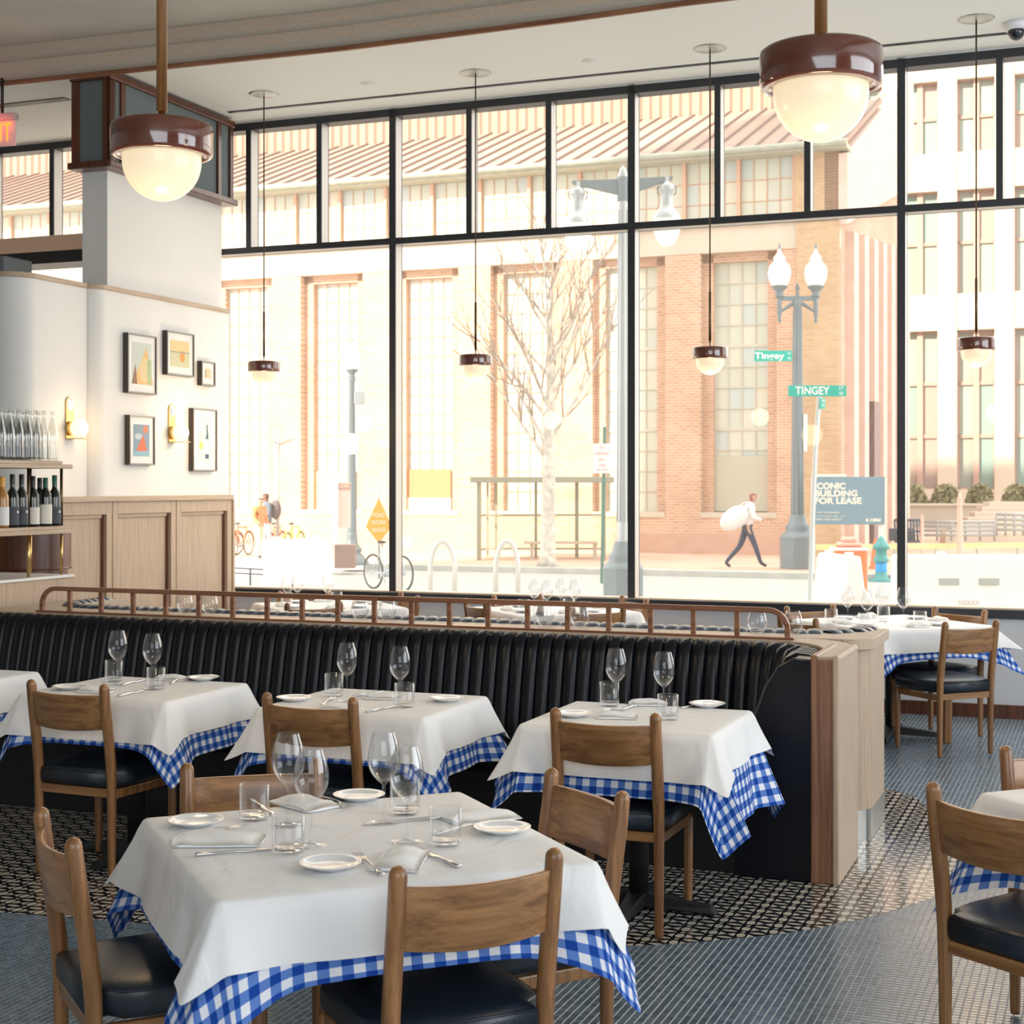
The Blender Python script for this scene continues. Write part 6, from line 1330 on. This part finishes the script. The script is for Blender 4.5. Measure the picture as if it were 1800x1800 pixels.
# walker seen from the side, moving to the right: x forward
J = dict(pelvis=(0,0,.95), belly=(.02,0,1.08), chest=(.07,0,1.32), neckb=(.10,0,1.46), neck=(.12,0,1.52), head=(.145,0,1.60), headt=(.15,0,1.72), hipl=(0,.09,.92), kneel=(-.14,.10,.50), anklel=(-.42,.10,.18), heell=(-.47,.10,.10), toel=(-.36,.10,.02),
         hipr=(0,-.09,.92), kneer=(.17,-.10,.52), ankler=(.30,-.10,.12), toer=(.44,-.10,.04), shl=(.07,.18,1.42), ell=(-.06,.22,1.18), wrl=(.02,.20,.98), hl=(.05,.20,.90), shr=(.07,-.18,1.42), elr=(.10,-.23,1.17), wrr=(.30,-.20,1.10), hr=(.37,-.19,1.08))
Bn = [('pelvis','belly'),('belly','chest'),('chest','neckb'),('neckb','neck'),('neck','head'),('head','headt'),('pelvis','hipl'),('hipl','kneel'),('kneel','anklel'),('anklel','heell'),('heell','toel'),('pelvis','hipr'),('hipr','kneer'),('kneer','ankler'),('ankler','toer'),('chest','shl'),('shl','ell'),('ell','wrl'),('wrl','hl'),('chest','shr'),('shr','elr'),('elr','wrr'),('wrr','hr')]
Rd = dict(pelvis=(.14,.11), belly=(.14,.11), chest=(.16,.12), neckb=.075, neck=.055, head=.105, headt=.10, hipl=.095, kneel=.065, anklel=.045, heell=.045, toel=.035, hipr=.095, kneer=.065, ankler=.045, toer=.035, shl=.075, ell=.052, wrl=.035, hl=.035, shr=.075, elr=.052, wrr=.035, hr=.035)
zn = [(lambda c: c.z > 1.66 or (c.z > 1.53 and c.x < .12), HRD), (lambda c: c.z > 1.49, SKN), (lambda c: c.z > 1.0 and not (c.x > .3), SHW), (lambda c: (c.x > .3 and c.z > .95) or (abs(c.y) > .16 and c.z > .8), SKN), (lambda c: c.z < .14, SHO), (lambda c: True, TRS)]
q = atd(1313, 37.4); w1 = person('person', (q.x, 37.4, ZG), 0, J, Bn, dict(Rd, belly=(.19,.15), chest=(.20,.16), shl=.09, shr=.09, ell=.07, elr=.07), zn, 'person in a white top and dark trousers striding past with a big white bag', 1.06)
m = MB(); m.ball((0,0,0), (.38,.18,.25), 18, 12); bo = m.build('shoulder_bag', WHT, w1); bo.location = (-.30,-.16,1.14); bo.rotation_euler = (0,R(-35),0)
m = MB(); m.tube([(-.32,-.2,1.3),(-.1,-.24,1.5),(.08,-.15,1.50),(-.05,.05,1.35)], .02, 6); m.build('bag_strap', WHT, w1)
# standing person with backpack, seen from behind at three-quarters
J2 = dict(J); J2.update(chest=(.0,0,1.32), neckb=(.02,0,1.46), neck=(.03,0,1.52), head=(.05,0,1.60), headt=(.05,0,1.70), belly=(0,0,1.08), kneel=(-.03,.10,.50), anklel=(-.08,.11,.10), heell=(-.09,.11,.06), toel=(.05,.12,.04), kneer=(.07,-.09,.50), ankler=(.05,-.10,.10), toer=(.18,-.10,.04), shl=(0,.18,1.42), shr=(0,-.18,1.42), ell=(.0,.24,1.16), wrl=(.12,.2,1.0), hl=(.17,.18,.97), elr=(.02,-.24,1.16), wrr=(.14,-.18,1.02), hr=(.19,-.16,1.0))
JKT = P('slate_jacket', (.12,.15,.20), .8); JNS = P('light_jeans', (.42,.46,.50), .8); DHR = P('dark_hair', (.06,.04,.035), .7)
zn2 = [(lambda c: c.z > 1.64 or (c.z > 1.53 and c.x < .04), DHR), (lambda c: c.z > 1.49, SKD), (lambda c: c.z > .96 and c.x < .16, JKT), (lambda c: c.z > .9, SKD), (lambda c: c.z < .11, SHO), (lambda c: True, JNS)]
q = atd(470, 42.6); w2 = person('person', (q.x, 42.6, ZG), R(-160), J2, Bn, Rd, zn2, 'person in a slate jacket with a dark backpack standing by the share bicycles', 1.05)
m = MB(); m.ball((0,0,0), (.15,.17,.26), 16, 12); bo = m.build('backpack', P('brown_grey_backpack', (.13,.11,.12), .8), w2); bo.location = (-.22,0,1.26)
ORJ = P('orange_vest', (.80,.28,.12), .8); PLT = P('pale_trousers', (.70,.62,.52), .8)
zn3 = [(lambda c: c.z > 1.64, DHR), (lambda c: c.z > 1.49, SKN), (lambda c: c.z > 1.0 and c.x < .16, ORJ), (lambda c: c.z > .9, SKN), (lambda c: c.z < .11, SHO), (lambda c: True, PLT)]
q = atd(456, 41.6); person('person', (q.x, 41.6, ZG), R(-35), J2, Bn, Rd, zn3, 'person in an orange top and pale trousers beside the backpack wearer', .98)
